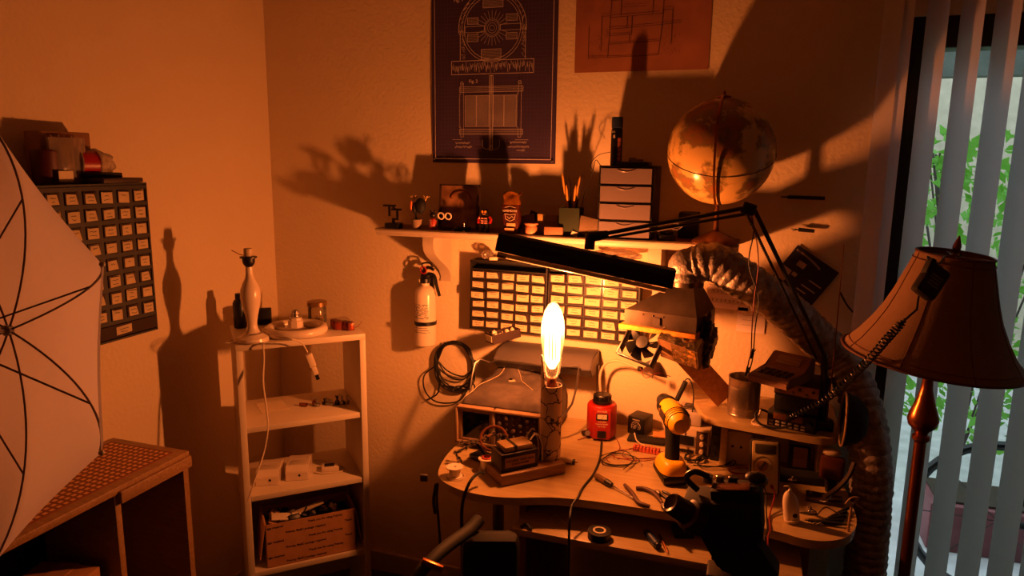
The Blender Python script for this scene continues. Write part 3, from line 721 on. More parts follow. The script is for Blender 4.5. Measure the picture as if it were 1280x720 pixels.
g.b2((-.005, -.0092, .058), (.005, -.0082, .0605)); g.build('panel_lights', mat('pink_print', (.85, .55, .48), .5), t)
# coffee bag
p = on_shelf(640, -.11)
t = thing('coffee_bag', 'shiny coffee bag with a crumpled gold top on the wall shelf', 'bag', p)
m_foil = mat('dark_foil_bag', (.30, .13, .09), .3, .3, noise_amt=.2, scale=30, bump=.2, bscale=40); m_gold = mat('gold_foil', (.90, .58, .18), .25, .8, noise_amt=.2, bump=.5, bscale=60)
def bagf(i, j, z0_, z1_, seed):
    a = 2*PI*i; z = z0_+(z1_-z0_)*j; k = 1-.55*max(0, (z-.085)/.05)
    ddx = math.copysign(abs(math.cos(a))**.5, math.cos(a))*.027; ddy = math.copysign(abs(math.sin(a))**.5, math.sin(a))*.017*max(.15, k)
    nz = noise.noise(V(ddx*60, ddy*60, z*60+seed))*.003*(1+2*j); return V(ddx*(1-.1*max(0, (z-.1)/.03))+nz, ddy+nz, z)
g = G(); g.grid(lambda i, j: bagf(i, j, 0, .092, 1), 32, 12); g.quad(*[bagf(k/32, 0, 0, .092, 1) for k in range(32)]); g.build('body', m_foil, t)
g = G(); g.grid(lambda i, j: bagf(i, j, .092, .128+.006*math.sin(i*19), 1), 32, 8); g.build('folded_top', m_gold, t, ang=20)
text('LIVEHOUSE', .0095, m_paper, t, plane_M(V(0, -.0215, .073), X_, Z_), 'brand_text')
g = G(); o = V(0, -.0212, .0)
for pts in ([(-.018, .083), (0, .088), (.018, .083)], [(-.018, .064), (0, .060), (.018, .064), (.015, .047), (0, .040), (-.015, .047), (-.018, .064)], [(-.010, .055), (-.003, .048), (.006, .056), (.012, .050)]): g.strip(pts, .0012, o, X_, Z_)
g.build('label_print', m_paper, t, False)
g = G(); g.b2((-.012, -.0212, .024), (.018, -.0200, .034), .0005); g.b2((-.018, -.0212, .008), (.014, -.0200, .018), .0005); g.build('label_patch', mat('pale_patch', (.85, .62, .45), .6), t)
# small clay pot
p = on_shelf(664, -.15); g = G(); g.lathe([(.001, 0), (.017, 0), (.020, .006), (.0195, .024), (.017, .028), (.0175, .030), (.023, .032), (.023, .036), (.015, .036), (.015, .01), (.001, .01)], p, n=28)
solo(g, 'small_pot', mat('tan_clay', (.70, .48, .34), .5), 'small tan lidded pot standing in front of the coffee bag', 'pot')
# cards and boxes
m_kraft = mat('kraft_card', (.52, .37, .26), .7); m_pkg = mat('olive_box', (.60, .48, .26), .7)
def card_box(px, y, sz, rot, m, name, label, cat, z=0):
    p = on_shelf(px, y); g = G(); g.box((0, 0, 0), sz, rot, .0015)
    lo = min(v.co.z for v in g.bm.verts)
    for v in g.bm.verts: v.co += p+V(0, 0, -lo+z)
    return solo(g, name, m, label, cat)
card_box(660, -.075, (.05, .004, .055), (R(-12), R(-14), 0), m_kraft, 'leaning_card', 'brown card leaning behind the small tan pot', 'card')
card_box(668, -.055, (.05, .004, .06), (R(-10), R(20), 0), m_blackm, 'leaning_card', 'black card leaning behind the brown card', 'card')
card_box(685, -.075, (.075, .03, .04), (0, 0, 0), m_pkg, 'cardboard_box', 'plain box lying behind the small tan pot', 'box')
card_box(693, -.14, (.06, .03, .028), (0, 0, .05), m_kraft, 'cardboard_box', 'smaller brown box with open end right of the small tan pot', 'box')
card_box(686, -.075, (.07, .035, .022), (0, .03, 0), m_pkg, 'cardboard_box', 'flat olive box on top of the plain box behind the tan pot', 'box', z=.0405)
card_box(735, -.145, (.062, .006, .056), (R(-18), R(12), 0), mat('grey_card', (.50, .42, .34), .6), 'leaning_card', 'tan square card leaning against the plastic drawers', 'card', z=.0)
card_box(718, -.15, (.02, .02, .014), (0, .3, .3), m_cordw, 'paper_scrap', 'tiny pale crumpled scrap by the shelf edge', 'paper')
# pencil cup
p = on_shelf(714, -.085)
t = thing('pencil_cup', 'dark green square cup full of pencils and brushes', 'cup', p)
g = G(); a, h_, k = .031, .088, .0025
for c, s in (((-a, 0, h_/2), (k, 2*a, h_)), ((a, 0, h_/2), (k, 2*a, h_)), ((0, -a, h_/2), (2*a, k, h_)), ((0, a, h_/2), (2*a, k, h_)), ((0, 0, k), (2*a, 2*a, k))): g.box(c, s)
g.build('cup', mat('green_cup', (.13, .17, .11), .4), t)
rnd = random.Random(21)
m_penc = mat('yellow_pencil', (.85, .62, .28), .5); m_pencd = mat('dark_pencil', (.16, .09, .08), .5)
for k in range(13):
    a0 = rnd.uniform(-.018, .018); b0 = rnd.uniform(-.018, .018); tilt = V(a0*1.9+rnd.uniform(-.012, .012), b0*.5, rnd.uniform(.14, .195)); p0 = p+V(a0*.3, b0*.3, .006)
    pe = p0+tilt; d = (pe-p0).normalized(); g = G(); g.tube([p0, pe-d*.014], .0035, 6); g.tube([pe-d*.014, pe], [.0035, .0006], 6)
    solo(g, 'pencil', m_penc if k % 2 else m_pencd, ('yellow' if k % 2 else 'dark')+' pencil standing in the dark green cup on the shelf', 'pencil', ('yellow' if k % 2 else 'dark')+' pencils in the green cup')
# clear drawer tower
A, B = W(749, 207, y=-.172), W(818, 207, y=-.172)
x0, x1 = A.x, B.x; hh = A.z-SZ
t = thing('drawer_tower', 'four tier tower of clear plastic drawers in a black frame on the shelf', 'drawers', ((x0+x1)/2, -.088, SZ+.0004))
wd = (x1-x0)/2; g = G(); g.b2((-wd, -.08, 0), (-wd+.004, .09, hh), .001); g.b2((wd-.004, -.08, 0), (wd, .09, hh), .001); g.b2((-wd, .085, 0), (wd, .09, hh))
dh = (hh-.006)/4
for k in range(5): g.b2((-wd, -.082, k*dh), (wd, .088, k*dh+.0045), .001)
g.build('frame', m_black, t)
m_frost = clear('frosted_drawer', (.74, .68, .70), haze=.6, rough=.25)
for k in range(4):
    z0_, z1_ = k*dh+.006, (k+1)*dh-.002
    g = G(); e = wd-.006; g.b2((-e, -.086, z0_), (e, -.0845, z1_)); g.b2((-e, -.0845, z0_), (e, .075, z0_+.0015)); g.b2((-e, -.0845, z0_), (-e+.0015, .075, z1_-.005)); g.b2((e-.0015, -.0845, z0_), (e, .075, z1_-.005))
    d = g.build('drawer', m_frost, t, False)
    g = G(); g.tube([(-.026+.052*j/8, -.0875, z1_-.004-.006*math.sin(PI*j/8)) for j in range(9)], .0016, 6); g.build('drawer_lip', m_frost, d)
for k, (px, dz, l) in enumerate(((764, .025, .05), (783, .028, .035))):
    pass
def in_tower(k, x, sz, rot, m, name, label, cat):
    g = G(); g.box((t.location.x+x, t.location.y-.045, SZ+k*dh+.012+sz[2]/2), sz, rot, .003); solo(g, name, m, label, cat)
in_tower(3, -.035, (.045, .03, .014), (0, 0, .1), m_penc, 'yellow_block', 'yellow block inside the top clear drawer', 'block')
in_tower(2, -.008, (.075, .03, .016), (0, .0, .15), m_penc, 'yellow_block', 'longer yellow block inside the second clear drawer', 'block')
in_tower(1, .0, (.07, .03, .012), (0, 0, 0), mat('grey_parts', (.45, .38, .36), .5, scale=120, noise_amt=.4), 'metal_parts', 'heap of small grey parts inside the third clear drawer', 'parts')
# on top of the tower
tz = SZ+hh+.0006; p = W(770, 200, y=-.12)
can = thing('spray_can', 'tall dark blue spray can on top of the plastic drawers', 'spray can', (p.x, -.12, tz))
G().lathe([(.001, 0), (.0165, 0), (.0175, .003), (.0175, .105), (.015, .112)], n=32).build('body', mat('navy_can', (.06, .07, .12), .3, .2), can)
G().lathe([(.0155, .112), (.017, .113), (.017, .142), (.016, .145), (.001, .146)], n=32).build('cap', mat('blue_cap', (.14, .20, .34), .4), can)
g = G()
for k in range(5): 
    a0 = .25; pts = [V(.0177*math.sin(a), -.0177*math.cos(a), .02+k*.014) for a in (.35+.06*j for j in range(12))]
    for a, b_ in zip(pts, pts[1:]): g.quad(a-Z_*.006, b_-Z_*.006, b_+Z_*.006, a+Z_*.006)
g.build('printed_band', mat('warm_print', (.62, .34, .24), .5), can)
text('8', .014, m_paper, can, plane_M(V(-.005, -.0180, .086), X_, Z_), 'lettering')
text('OO', .008, m_paper, can, plane_M(V(-.009, -.0182, .1), X_, Z_), 'lettering')
g = G(); c = W(795, 203, y=-.11); g.box((c.x-.005, -.11, tz+.006), (.095, .10, .012), bev=.002); solo(g, 'flat_case', m_black, 'flat black case lying on the plastic drawers', 'case')
g = G(); g.box((c.x, -.11, tz+.0165), (.045, .03, .007), (0, 0, .1), .003); g.box((c.x-.01, -.11, tz+.0225), (.02, .012, .004), (0, 0, .1), .001); solo(g, 'small_gadget', m_grey, 'small grey gadget on the flat black case', 'gadget')
g = G(); g.tube(smooth([W(762, 210, y=-.1), W(752, 208, y=-.1), W(745, 200, y=-.1), W(741, 213, y=-.1), W(731, 240, y=-.1), W(727, 262, y=-.1)], 6), .0012, 6); g.tube(smooth([W(764, 190, y=-.09), W(748, 194, y=-.09), W(738, 206, y=-.09), W(744, 216, y=-.09)], 6), .0011, 6)
solo(g, 'probe_cable', m_rubber, 'thin dark cable drooping left off the plastic drawers', 'cable')
# globe
gc = W(901, 190, y=-.165); gr = .150
gl = thing('globe', 'old world globe with a brass meridian arm standing on the shelf', 'globe', (gc.x, gc.y, SZ+.0004))
m_gl = bpy.data.materials.new('globe_map'); m_gl.use_nodes = True; nt = m_gl.node_tree; bs = nt.nodes['Principled BSDF']; bs.inputs['Roughness'].default_value = .22
tc = nt.nodes.new('ShaderNodeTexCoord'); n1 = nt.nodes.new('ShaderNodeTexNoise'); n1.inputs['Scale'].default_value = 9.5; n1.inputs['Detail'].default_value = 9; n1.inputs['Roughness'].default_value = .6
mp = nt.nodes.new('ShaderNodeMapping'); mp.inputs['Location'].default_value = (3.1, 1.3, .2); nt.links.new(tc.outputs['Object'], mp.inputs[0]); nt.links.new(mp.outputs[0], n1.inputs[0])
rp = nt.nodes.new('ShaderNodeValToRGB'); rp.color_ramp.elements[0].position = .47; rp.color_ramp.elements[1].position = .53
rp.color_ramp.elements[0].color = (*lin((.84, .70, .42)), 1); rp.color_ramp.elements[1].color = (*lin((.50, .42, .24)), 1)
e = rp.color_ramp.elements.new(.60); e.color = (*lin((.62, .40, .22)), 1); e = rp.color_ramp.elements.new(.70); e.color = (*lin((.34, .33, .16)), 1)
nt.links.new(n1.outputs['Fac'], rp.inputs[0]); nt.links.new(rp.outputs[0], bs.inputs['Base Color'])
S = G(); S.sph((0, 0, 0), gr, 64); ball = S.build('sphere', m_gl, gl); bz = gc.z-SZ; ball.location = (0, 0, bz)
tilt = R(8); tx = R(6)
Mt = Matrix.Translation((0, 0, bz)) @ Euler((R(-4), tilt, 0)).to_matrix().to_4x4()
g = G(Matrix.Translation((0, 0, bz)) @ Euler((R(27), R(3), 0)).to_matrix().to_4x4())
g.torus((0, 0, 0), gr+.0004, .0010, (0, 0, 1), 96, 6); g.build('equator_line', m_dark, gl)
# meridian half arc, facing the viewer
g = G(); ma = -PI/2+R(-3); e1 = V(math.cos(ma), math.sin(ma), 0)
arcs = [V(0, 0, bz)+e1*math.cos(R(a))*(gr+.008)+Z_*math.sin(R(a))*(gr+.008) for a in range(-88, 91, 4)]
for s in range(len(arcs)-1): pass
vv = []
side = e1.cross(Z_).normalized()
for a in arcs:
    d = (a-V(0, 0, bz)).normalized(); vv += [a-side*.003-d*.0012, a+side*.003-d*.0012, a+side*.003+d*.0012, a-side*.003+d*.0012]
fs = []
for s in range(len(arcs)-1):
    for k in range(4): fs.append((4*s+k, 4*s+(k+1) % 4, 4*s+4+(k+1) % 4, 4*s+4+k))
g._faces(vv, fs+[(0, 1, 2, 3), tuple(4*(len(arcs)-1)+k for k in range(4))]); g.build('meridian_arm', m_brass, gl)
G().lathe([(.001, .001), (.020, .0), (.020, .004), (.005, .008), (.003, .018), (.001, .020)], (0, 0, bz+gr), n=24).build('pole_cap', m_brass, gl)
G().lathe([(.066, 0), (.068, .003), (.064, .010), (.042, .022), (.024, .03), (.010, .036), (.0075, .05), (.006, bz-gr-.004)], n=48).build('base', mat('globe_base_brass', (.48, .30, .18), .35, .5), gl)
# dark box behind the globe
g = G(); c = W(868, 275, y=-.03); g.box((c.x-.015, -.035, SZ+.0405), (.06, .06, .08), bev=.003); solo(g, 'black_box', m_black, 'small black box on the shelf behind the globe left side', 'box')
g = G(); g.tube(smooth([W(800, 286, y=-.16), W(815, 290, y=-.15)]+[W(845+6*math.cos(k*.9), 283+4*math.sin(k*.9), y=-.15) for k in range(12)]+[W(858, 276, y=-.08)], 4), .0016, 6); solo(g, 'grey_cable', m_grey, 'loose grey cable on the shelf left of the globe base', 'cable')
g = G(); c = on_shelf(833, -.12); g.box(c+V(0, 0, .009), (.05, .05, .018), (0, 0, .3), .004); g.box(c+V(.002, 0, .0225), (.03, .03, .008), (0, 0, .8), .003); solo(g, 'charger_block', m_black, 'black charger block between the plastic drawers and the globe', 'charger')

# ================================================================== on the bookcase
TZ = 1.0604
p = W(311, 428, z=TZ)
t = thing('table_lamp', 'white turned wooden table lamp without a shade on the bookcase', 'lamp', p+V(.0, .02, 0))
pr = [(.001, 0), (.052, 0), (.054, .004), (.052, .014), (.040, .020), (.028, .026), (.021, .036), (.017, .05), (.017, .062), (.021, .085), (.030, .12), (.0335, .145), (.032, .168), (.024, .190), (.015, .206), (.012, .22), (.0115, .243), (.001, .244)]
G().lathe([(r_*.92, h_*.98) for r_, h_ in pr], n=48).build('base', m_ceram, t)
G().lathe([(.008, .238), (.012, .24), (.017, .248), (.019, .256), (.019, .264), (.0195, .266)], n=32).build('socket', m_black, t)
G().lathe([(.026, .266), (.026, .270), (.014, .270)], n=32).build('socket_flange', m_black, t)
G().lathe([(.0135, .268), (.0135, .294), (.011, .296), (.001, .296)], n=32).build('socket_sleeve', m_beige, t)
G().tube([(-.062, 0, .286), (-.03, 0, .274), (.02, 0, .272)], .0012, 6).build('switch_rod', m_brass, t)
# cord of the table lamp
def wire(name, pts, r, m, label, cat='cable', n=6, k=6):
    g = G(); g.tube(smooth(pts, k), r, n); return solo(g, name, m, label, cat)
wire('lamp_cord', [W(290, 425, z=TZ+.002), W(283, 429, z=TZ+.003), W(310, 426, z=TZ+.0025), W(326, 427, z=TZ+.003), W(329, 433, d=2.19), W(330, 450, d=2.19), W(329, 478, d=2.18), W(333, 510, d=2.18), W(335, 535, d=2.18), W(330, 565, d=2.18), W(322, 590, d=2.16), W(310, 626, d=2.14)], .0028, m_cordw, 'white cord of the table lamp hanging down the bookcase front')
# ring light
rc = W(370, 411, z=TZ+.016)
t = thing('ring_light', 'white circular fluorescent tube lamp lying on the bookcase top', 'lamp', (rc.x, rc.y, TZ))
G().torus((0, 0, .0155), .088, .0148, (0, 0, 1), 56, 16).build('ring_tube', m_ceram, t)
g = G(); g.b2((-.09, -.012, .005), (.09, .012, .016), .003); g.build('cross_bar', m_ceram, t)
G().lathe([(.030, .004), (.030, .018), (.025, .022), (.024, .045), (.021, .047), (.020, .054), (.013, .056), (.013, .070), (.010, .076), (.006, .080), (.001, .081)], n=8).build('ballast', m_ceram, t)
G().lathe([(.0128, .057), (.0135, .060), (.0125, .063), (.0135, .066), (.0125, .069), (.010, .078), (.004, .081)], n=24).build('screw_cap', m_metal, t)
# white appliance plug cord with socket
wire('plug_cord', [W(318, 408, z=TZ+.003), W(340, 418, z=TZ+.034), W(365, 424, z=TZ+.034), W(376, 428, z=TZ+.003), W(381, 434, d=2.235), W(385, 442, d=2.24)], .0022, m_cordw, 'thin white cord running over the ring light to a hanging plug')
p = W(389, 452, d=2.24)
t = thing('hanging_plug', 'white inline plug with black tip hanging off the bookcase top', 'plug', p, rot=(R(8), R(-18), ua)); t.scale = (1.35, 1.35, 1.35)
G().b2((-.008, -.006, -.014), (.008, .006, .022), .003).build('plug_body', m_cordw, t); G().b2((-.006, -.005, -.036), (.006, .005, -.014), .002).build('adapter', m_cordw, t); G().b2((-.004, -.003, -.05), (.004, .003, -.036)).build('plug_tip', m_black, t)
# jar
p = W(395, 404, z=TZ)
t = thing('glass_jar', 'small clear glass jar with a gold metal lid behind the ring light', 'jar', p+V(0, .01, 0))
G().lathe([(.001, .001), (.028, .001), (.032, .006), (.032, .055), (.028, .062), (.028, .068), (.0265, .068), (.0265, .062), (.030, .054), (.030, .007), (.001, .004)], n=40).build('glass', clear('jar_glass', (.95, .93, .88), haze=.06), t)
G().lathe([(.0345, .062), (.0345, .076), (.032, .078), (.001, .079)], n=40).build('lid', mat('gold_lid', (.66, .52, .34), .3, .8), t)
g = G(); rnd = random.Random(2)
for k in range(14): g.box((rnd.uniform(-.018, .018), rnd.uniform(-.018, .018), .008+rnd.random()*.012), (.012, .007, .006), (rnd.random()*3, rnd.random()*3, rnd.random()*3), .001)
g.build('contents', m_beige, t)
# red component pile
rnd = random.Random(6); c = W(428, 411, z=TZ)
for k in range(6):
    g = G(); pp = c+V(-.035+.014*k, rnd.uniform(-.012, .012), .0); rz = rnd.random()*3
    Mx = Matrix.Translation(pp+V(0, 0, .0145)) @ Matrix.Rotation(rz, 4, 'Z') @ Matrix.Scale(1.25, 4)
    g.box((0, 0, 0), (.022, .018, .022), None, .002, M=Mx); g.mi = 1; g.box((0, 0, 0), (.0245, .008, .0165), None, .001, M=Mx); g.lathe([(.004, -.0125), (.005, -.012), (.005, .012), (.004, .0125)], Mx.translation, Mx.to_3x3() @ V(0, 1, 0), 12)
    solo(g, 'ferrite_transformer', [mat('red_tape', (.46, .16, .12), .4), m_copper], ['leftmost', 'second from left', 'third from left', 'third from right', 'second from right', 'rightmost'][k]+' of the small red taped coils on the bookcase top', 'coil', 'red coils on the bookcase')
wire('stray_wire', [c+V(.04, 0, .004), c+V(.055, .01, .012), c+V(.07, .012, .030)], .0009, m_copper, 'stray copper wire sticking out right of the red coils', 'wire')
# blue bottle and dark box behind the lamp
p = W(301, 409, z=TZ); g = G(); g.lathe([(.001, 0), (.020, 0), (.022, .003), (.022, .085), (.018, .095), (.012, .099), (.012, .102)], p, n=32)
o_ = solo(g, 'glue_bottle', mat('dark_blue_bottle', (.07, .10, .16), .35), 'dark blue bottle standing behind the white table lamp', 'bottle')
g = G(); g.lathe([(.013, .0995), (.014, .100), (.013, .118), (.001, .119)], p, n=24); cp_ = g.build('cap', m_black, None); cp_.data.transform(Matrix.Translation(-o_.location)); cp_.parent = o_
p = W(331, 405, z=TZ); g = G(); g.box(p+V(.0, .0, .028), (.045, .03, .056), (0, 0, .5), .003); solo(g, 'black_case', m_blackm, 'small black case behind the lamp and left of the ring light', 'case')
# mid shelf: metal bits and paper
sz2 = .7854
p = W(335, 509, z=sz2); g = G(); g.box(p+V(.01, .01, .0006), (.09, .10, .001), (0, 0, ua+.1)); solo(g, 'paper_sheet', m_paper, 'white sheet of paper on the upper inner bookcase shelf', 'paper')
c = W(410, 506, z=sz2); rnd = random.Random(8)
for k in range(9):
    x = (k-4)*.017; pp = c+V(x*.8, x*.55+rnd.uniform(-.010, .010), 0)
    if k == 1: g = G(); g.lathe([(.008, 0), (.009, .002), (.009, .014), (.006, .016), (.006, .020), (.001, .021)], pp, n=20); solo(g, 'pipe_cap', m_brass, 'round brass cap among the metal bits on the upper inner shelf', 'fitting'); continue
    if k == 0: g = G(); g.tube([pp+V(-.03, 0, .006), pp+V(-.002, 0, .007)], [.006, .0065], 14); solo(g, 'brass_tube', m_brass, 'short brass tube lying left of the metal bits', 'fitting'); continue
    g = G(); h_ = rnd.uniform(.018, .032); g.lathe([(.008, 0), (.0092, .001), (.0092, h_*.4), (.0035, h_*.5), (.0035, h_*.9), (.005, h_*.92), (.005, h_)], pp, n=12)
    g.tube([pp+V(0, 0, h_*.7), pp+V(rnd.uniform(-.014, .014), rnd.uniform(-.01, .01), h_*1.1)], .0016, 6)
    solo(g, 'metal_fitting', m_metal if k % 3 else m_black, ['', '', 'first', 'second', 'third', 'fourth', 'fifth', 'sixth', 'last'][k]+' small metal fitting right of the round brass cap on the upper inner shelf', 'fitting', 'metal fittings on the bookcase')
# third shelf: adapters and charger
sz3 = .5504
def adapter(px, py, lab):
    p = W(px, py, z=sz3); t = thing('power_adapter', lab, 'adapter', p, ua-.35+R(4))
    w_, l_, h_ = .076, .112, .050
    g = G(); g.prism([(-l_/2, 0), (l_/2, 0), (l_/2, h_*.9), (l_/2-.02, h_), (-l_/2+.014, h_), (-l_/2, h_*.62)], -w_/2, w_/2, 'x'); bmesh.ops.bevel(g.bm, geom=g.bm.edges[:], offset=.002, segments=2, affect='EDGES'); g.build('case', m_ceram, t)
    g = G(); g.b2((-w_*.34, -l_*.34, h_*.97), (w_*.34, -l_*.02, h_+.0012), .0005); g.b2((-w_*.3, l_*.14, h_*.98), (w_*.3, l_*.17, h_+.001)); g.build('raised_panel', m_trim, t)
    G().lathe([(.004, 0), (.004, .001), (.001, .0012)], (w_*.12, -l_/2-.0004, h_*.38), (0, -1, 0), 14).build('jack', m_black, t)
adapter(338, 598, 'white power adapter at left on the lower inner bookcase shelf')
adapter(374, 592, 'white power adapter at right on the lower inner bookcase shelf')
p = W(413, 587, z=sz3)
t = thing('small_charger', 'small white charger with dark printed window right of the two adapters', 'charger', p, ua-.2)
G().b2((-.030, -.019, 0), (.030, .019, .018), .003).build('case', m_ceram, t); G().b2((-.020, -.013, .018), (.014, .013, .0188)).build('label', m_blackm, t)
cc_ = wire('charger_cord', [W(386, 577, z=sz3+.01), W(400, 575, z=sz3+.006), W(425, 581, z=sz3+.004), W(430, 588, z=sz3+.003), W(405, 592, z=sz3+.003), W(392, 590, z=sz3+.004)], .0025, m_cordw, 'white cord looped around the small charger on the shelf'); adopt(cc_, t)
# carton with scrap
sz4 = .2804
bp = V(UW/2+.005, .085, 0); Mc = Matrix.Translation((FL.x, FL.y, 0)) @ Matrix.Rotation(ua, 4, 'Z')
cb = thing('shipping_carton', 'open cardboard carton with printed rows of words on the bookcase bottom shelf', 'box', Mc @ V(bp.x, bp.y, sz4), ua)
bw, bd, bh, k = .295, .14, .155, .003
g = G(); g.b2((-bw/2, -bd/2, 0), (bw/2, bd/2, k)); g.b2((-bw/2, -bd/2, 0), (bw/2, -bd/2+k, bh)); g.b2((-bw/2, bd/2-k, 0), (bw/2, bd/2, bh)); g.b2((-bw/2, -bd/2, 0), (-bw/2+k, bd/2, bh)); g.b2((bw/2-k, -bd/2, 0), (bw/2, bd/2, bh)); g.build('box', m_carton, cb)
for s in (-1, 1): G().prism([(s*bw/2, bh), (s*(bw/2+.003), bh), (s*(bw/2+.022), bh-.12), (s*(bw/2+.019), bh-.12)], -bd/2, bd/2, 'y').build('side_flap', m_carton, cb, False)
rows_ = [('Thank you for using Priority Mail\u00ae', .030, .142), ('age required', -.13, .142), ('Priority Mail\u00ae postage required', -.005, .117), ('Thank', .128, .117), ('Thank you for using Priority Mail\u00ae', .035, .090), ('age required', -.125, .090), ('Priority Mail\u00ae postage required', 0, .063), ('Thank', .13, .063), ('Thank you for using Priority Mail\u00ae', .035, .036), ('age required', -.122, .036), ('Priority Mail\u00ae postage required', .002, .012)]
for s, x, z in rows_:
    al = 'CENTER'; size = .0105; xx = x
    if s.startswith('Thank you'): xx = -.012; al = 'LEFT'
    elif s.startswith('Priority'): xx = -.085; al = 'LEFT'
    elif s == 'Thank': xx = bw/2-.036; al = 'LEFT'; s = 'Thank'
    elif s.startswith('age'): xx = -bw/2+.004; al = 'LEFT'; s = 'age required'
    if s.startswith('Thank you'): s = 'Thank you for using Priority'
    text(s, size, m_ink, cb, plane_M(V(xx, -bd/2-.0004, z), X_, Z_), 'printed_words', .0001, al, .0003, .98)
def in_box(g, name, m, label, cat, grp=None): return solo(g, name, m, label, cat, grp)
def bxw(x, y, z): return Mc @ V(bp.x+x, bp.y+y, sz4+z)
g = G(); g.box(bxw(.0, 0, .155), (.11, .022, .008), (.1, -.22, ua+.1), .002); in_box(g, 'wooden_strip', m_beige, 'pale flat strip with holes sticking out of the open carton', 'strip')
g = G(); g.box(bxw(-.075, -.03, .152), (.10, .03, .008), (.4, .18, ua), .002); in_box(g, 'plastic_piece', m_ceram, 'white plastic piece at the left in the open carton', 'part')
g = G(); g.box(bxw(-.115, -.015, .15), (.03, .06, .01), (.5, .6, ua), .002); in_box(g, 'torn_card', m_carton, 'torn card flap standing in the left of the open carton', 'card')
rnd = random.Random(12)
for k in range(26):
    x, y = rnd.uniform(-.13, .13), rnd.uniform(-.055, .055); z = .125+rnd.random()*.03; g = G(); pp = bxw(x, y, z)
    if k % 3 == 0: g.box(pp, (rnd.uniform(.02, .04), rnd.uniform(.015, .03), .012), (rnd.random(), rnd.random(), rnd.random()*3), .002)
    elif k % 3 == 1: g.tube(smooth([pp+V(rnd.uniform(-.03, .03), rnd.uniform(-.02, .02), rnd.uniform(-.01, .018)) for _ in range(5)], 4), .003, 6)
    else: a = V(rnd.uniform(-1, 1), rnd.uniform(-1, 1), rnd.uniform(-.3, .6)).normalized(); g.cyl(pp-a*.012, pp+a*.012, .008, n=14)
    in_box(g, 'scrap_part', [m_black, m_dark, m_blackm, m_grey][k % 4], 'small %s %s heaped in the %s of the open carton' % (['black', 'brown', 'matt black', 'grey'][k % 4], ['block', 'cable', 'round part'][k % 3], 'left' if x < -.045 else 'right' if x > .045 else 'middle'), 'part', '%s %s in the carton %s' % (['black', 'brown', 'matt black', 'grey'][k % 4], ['blocks', 'cables', 'round parts'][k % 3], 'left' if x < -.045 else 'right' if x > .045 else 'middle'))
g = G(); g.box(bxw(0, 0, .065), (.27, .12, .118), (0, 0, ua)); in_box(g, 'folded_cloth', m_blackm, 'dark cloth filling the carton beneath the scrap', 'cloth')
# dark tool on the floor left of the bookcase
c = V(.19, -.70, 0)
t = thing('small_vase', 'dark little item standing on the floor between cabinet and bookcase', 'bottle', c)
G().lathe([(.001, 0), (.03, 0), (.035, .02), (.03, .2), (.012, .26), (.012, .31), (.001, .31)], n=24).build('body', m_black, t); G().lathe([(.013, .3), (.014, .301), (.013, .32), (.001, .321)], n=16).build('cap', m_grey, t)

# ================================================================== left cabinet organiser top
tz = zT+.0008
def fr_left(px, py, x): return W(px, py, x=x)
a = fr_left(80, 225, .09); b_ = fr_left(100, 225, .09)
t = thing('parts_bag', 'clear zip bag of thin sticks standing on the left wall organizer', 'bag', ((.09), fr_left(83, 200, .09).y, tz))
yw = abs(fr_left(102, 200, .09).y-fr_left(57, 200, .09).y)/2; zh = W(80, 172, x=.09).z-tz
g = G(); g.grid(lambda i, j: V(.012*math.sin(PI*j)*(1-(2*i-1)**2)+.008, (2*i-1)*yw, zh*j), 10, 8); g.grid(lambda i, j: V(-.008*math.sin(PI*j)*(1-(2*i-1)**2), (2*i-1)*yw, zh*j), 10, 8); g.build('film', m_bag, t)
rnd = random.Random(14); g = G()
for k in range(26): y0_ = rnd.uniform(-yw*.8, yw*.8); g.tube([(.004+rnd.uniform(-.002, .004), y0_+rnd.uniform(-.02, .02)*.5, .004), (.004+rnd.uniform(-.002, .004), y0_+rnd.uniform(-.02, .02), zh*rnd.uniform(.75, 1.12))], .0018, 5)
g.build('thin_sticks', mat('straw', (.66, .50, .36), .6), t)
G().b2((.024, -yw*.9, .006), (.0248, -yw*.1, .032)).build('label', m_paper, t)
g = G(); c = W(75, 178, x=.05); g.box((.045, c.y, (c.z+tz)/2+.012), (.05, .15, c.z+.03-tz), (0, 0, .05), .003)
for v in g.bm.verts: v.co.z = max(v.co.z, tz)
solo(g, 'brown_box', m_kraft, 'brown carton behind the clear zip bag on the left organizer', 'box')
c = W(108, 190, x=.09); t = thing('filament_spool', 'red spool of thread lying in clear film on the left organizer', 'spool', (.085, c.y, tz+.014))
G().lathe([(.034, -.022), (.034, .022)], (0, 0, .036), (.25, 1, 0), 32).build('winding', mat('red_thread', (.62, .10, .12), .35), t)
G().lathe([(.004, -.025), (.038, -.025), (.038, -.022), (.004, -.022)], (0, 0, .038), (.25, 1, 0), 32).build('flange', m_bag, t); G().lathe([(.008, .021), (.038, .022), (.038, .025), (.008, .025)], (0, 0, .038), (.25, 1, 0), 32).build('flange', m_bag, t)
g = crumple((.075, c.y+.025, tz+.045), .03, .07, .042, seed=9, amp=.2)
for v in g.bm.verts: v.co.x = max(v.co.x, .006); v.co.z = max(v.co.z, tz)
solo(g, 'clear_pouch', m_bag, 'clear film pouch wrapped around the red spool', 'bag')
c = W(135, 220, x=.1)
g = G(); g.box((.10, c.y-.01, tz+.0065), (.12, .14, .012), (0, 0, .1), .002); solo(g, 'circuit_board', m_dark, 'dark flat board lying on the right end of the left organizer', 'board')
g = G(); g.box((.09, c.y-.03, tz+.020), (.08, .10, .013), (0, 0, -.15), .002); solo(g, 'flat_box', m_blackm, 'flat black box stacked on the dark board on the left organizer', 'box')
c = W(62, 190, x=.06); g = G()
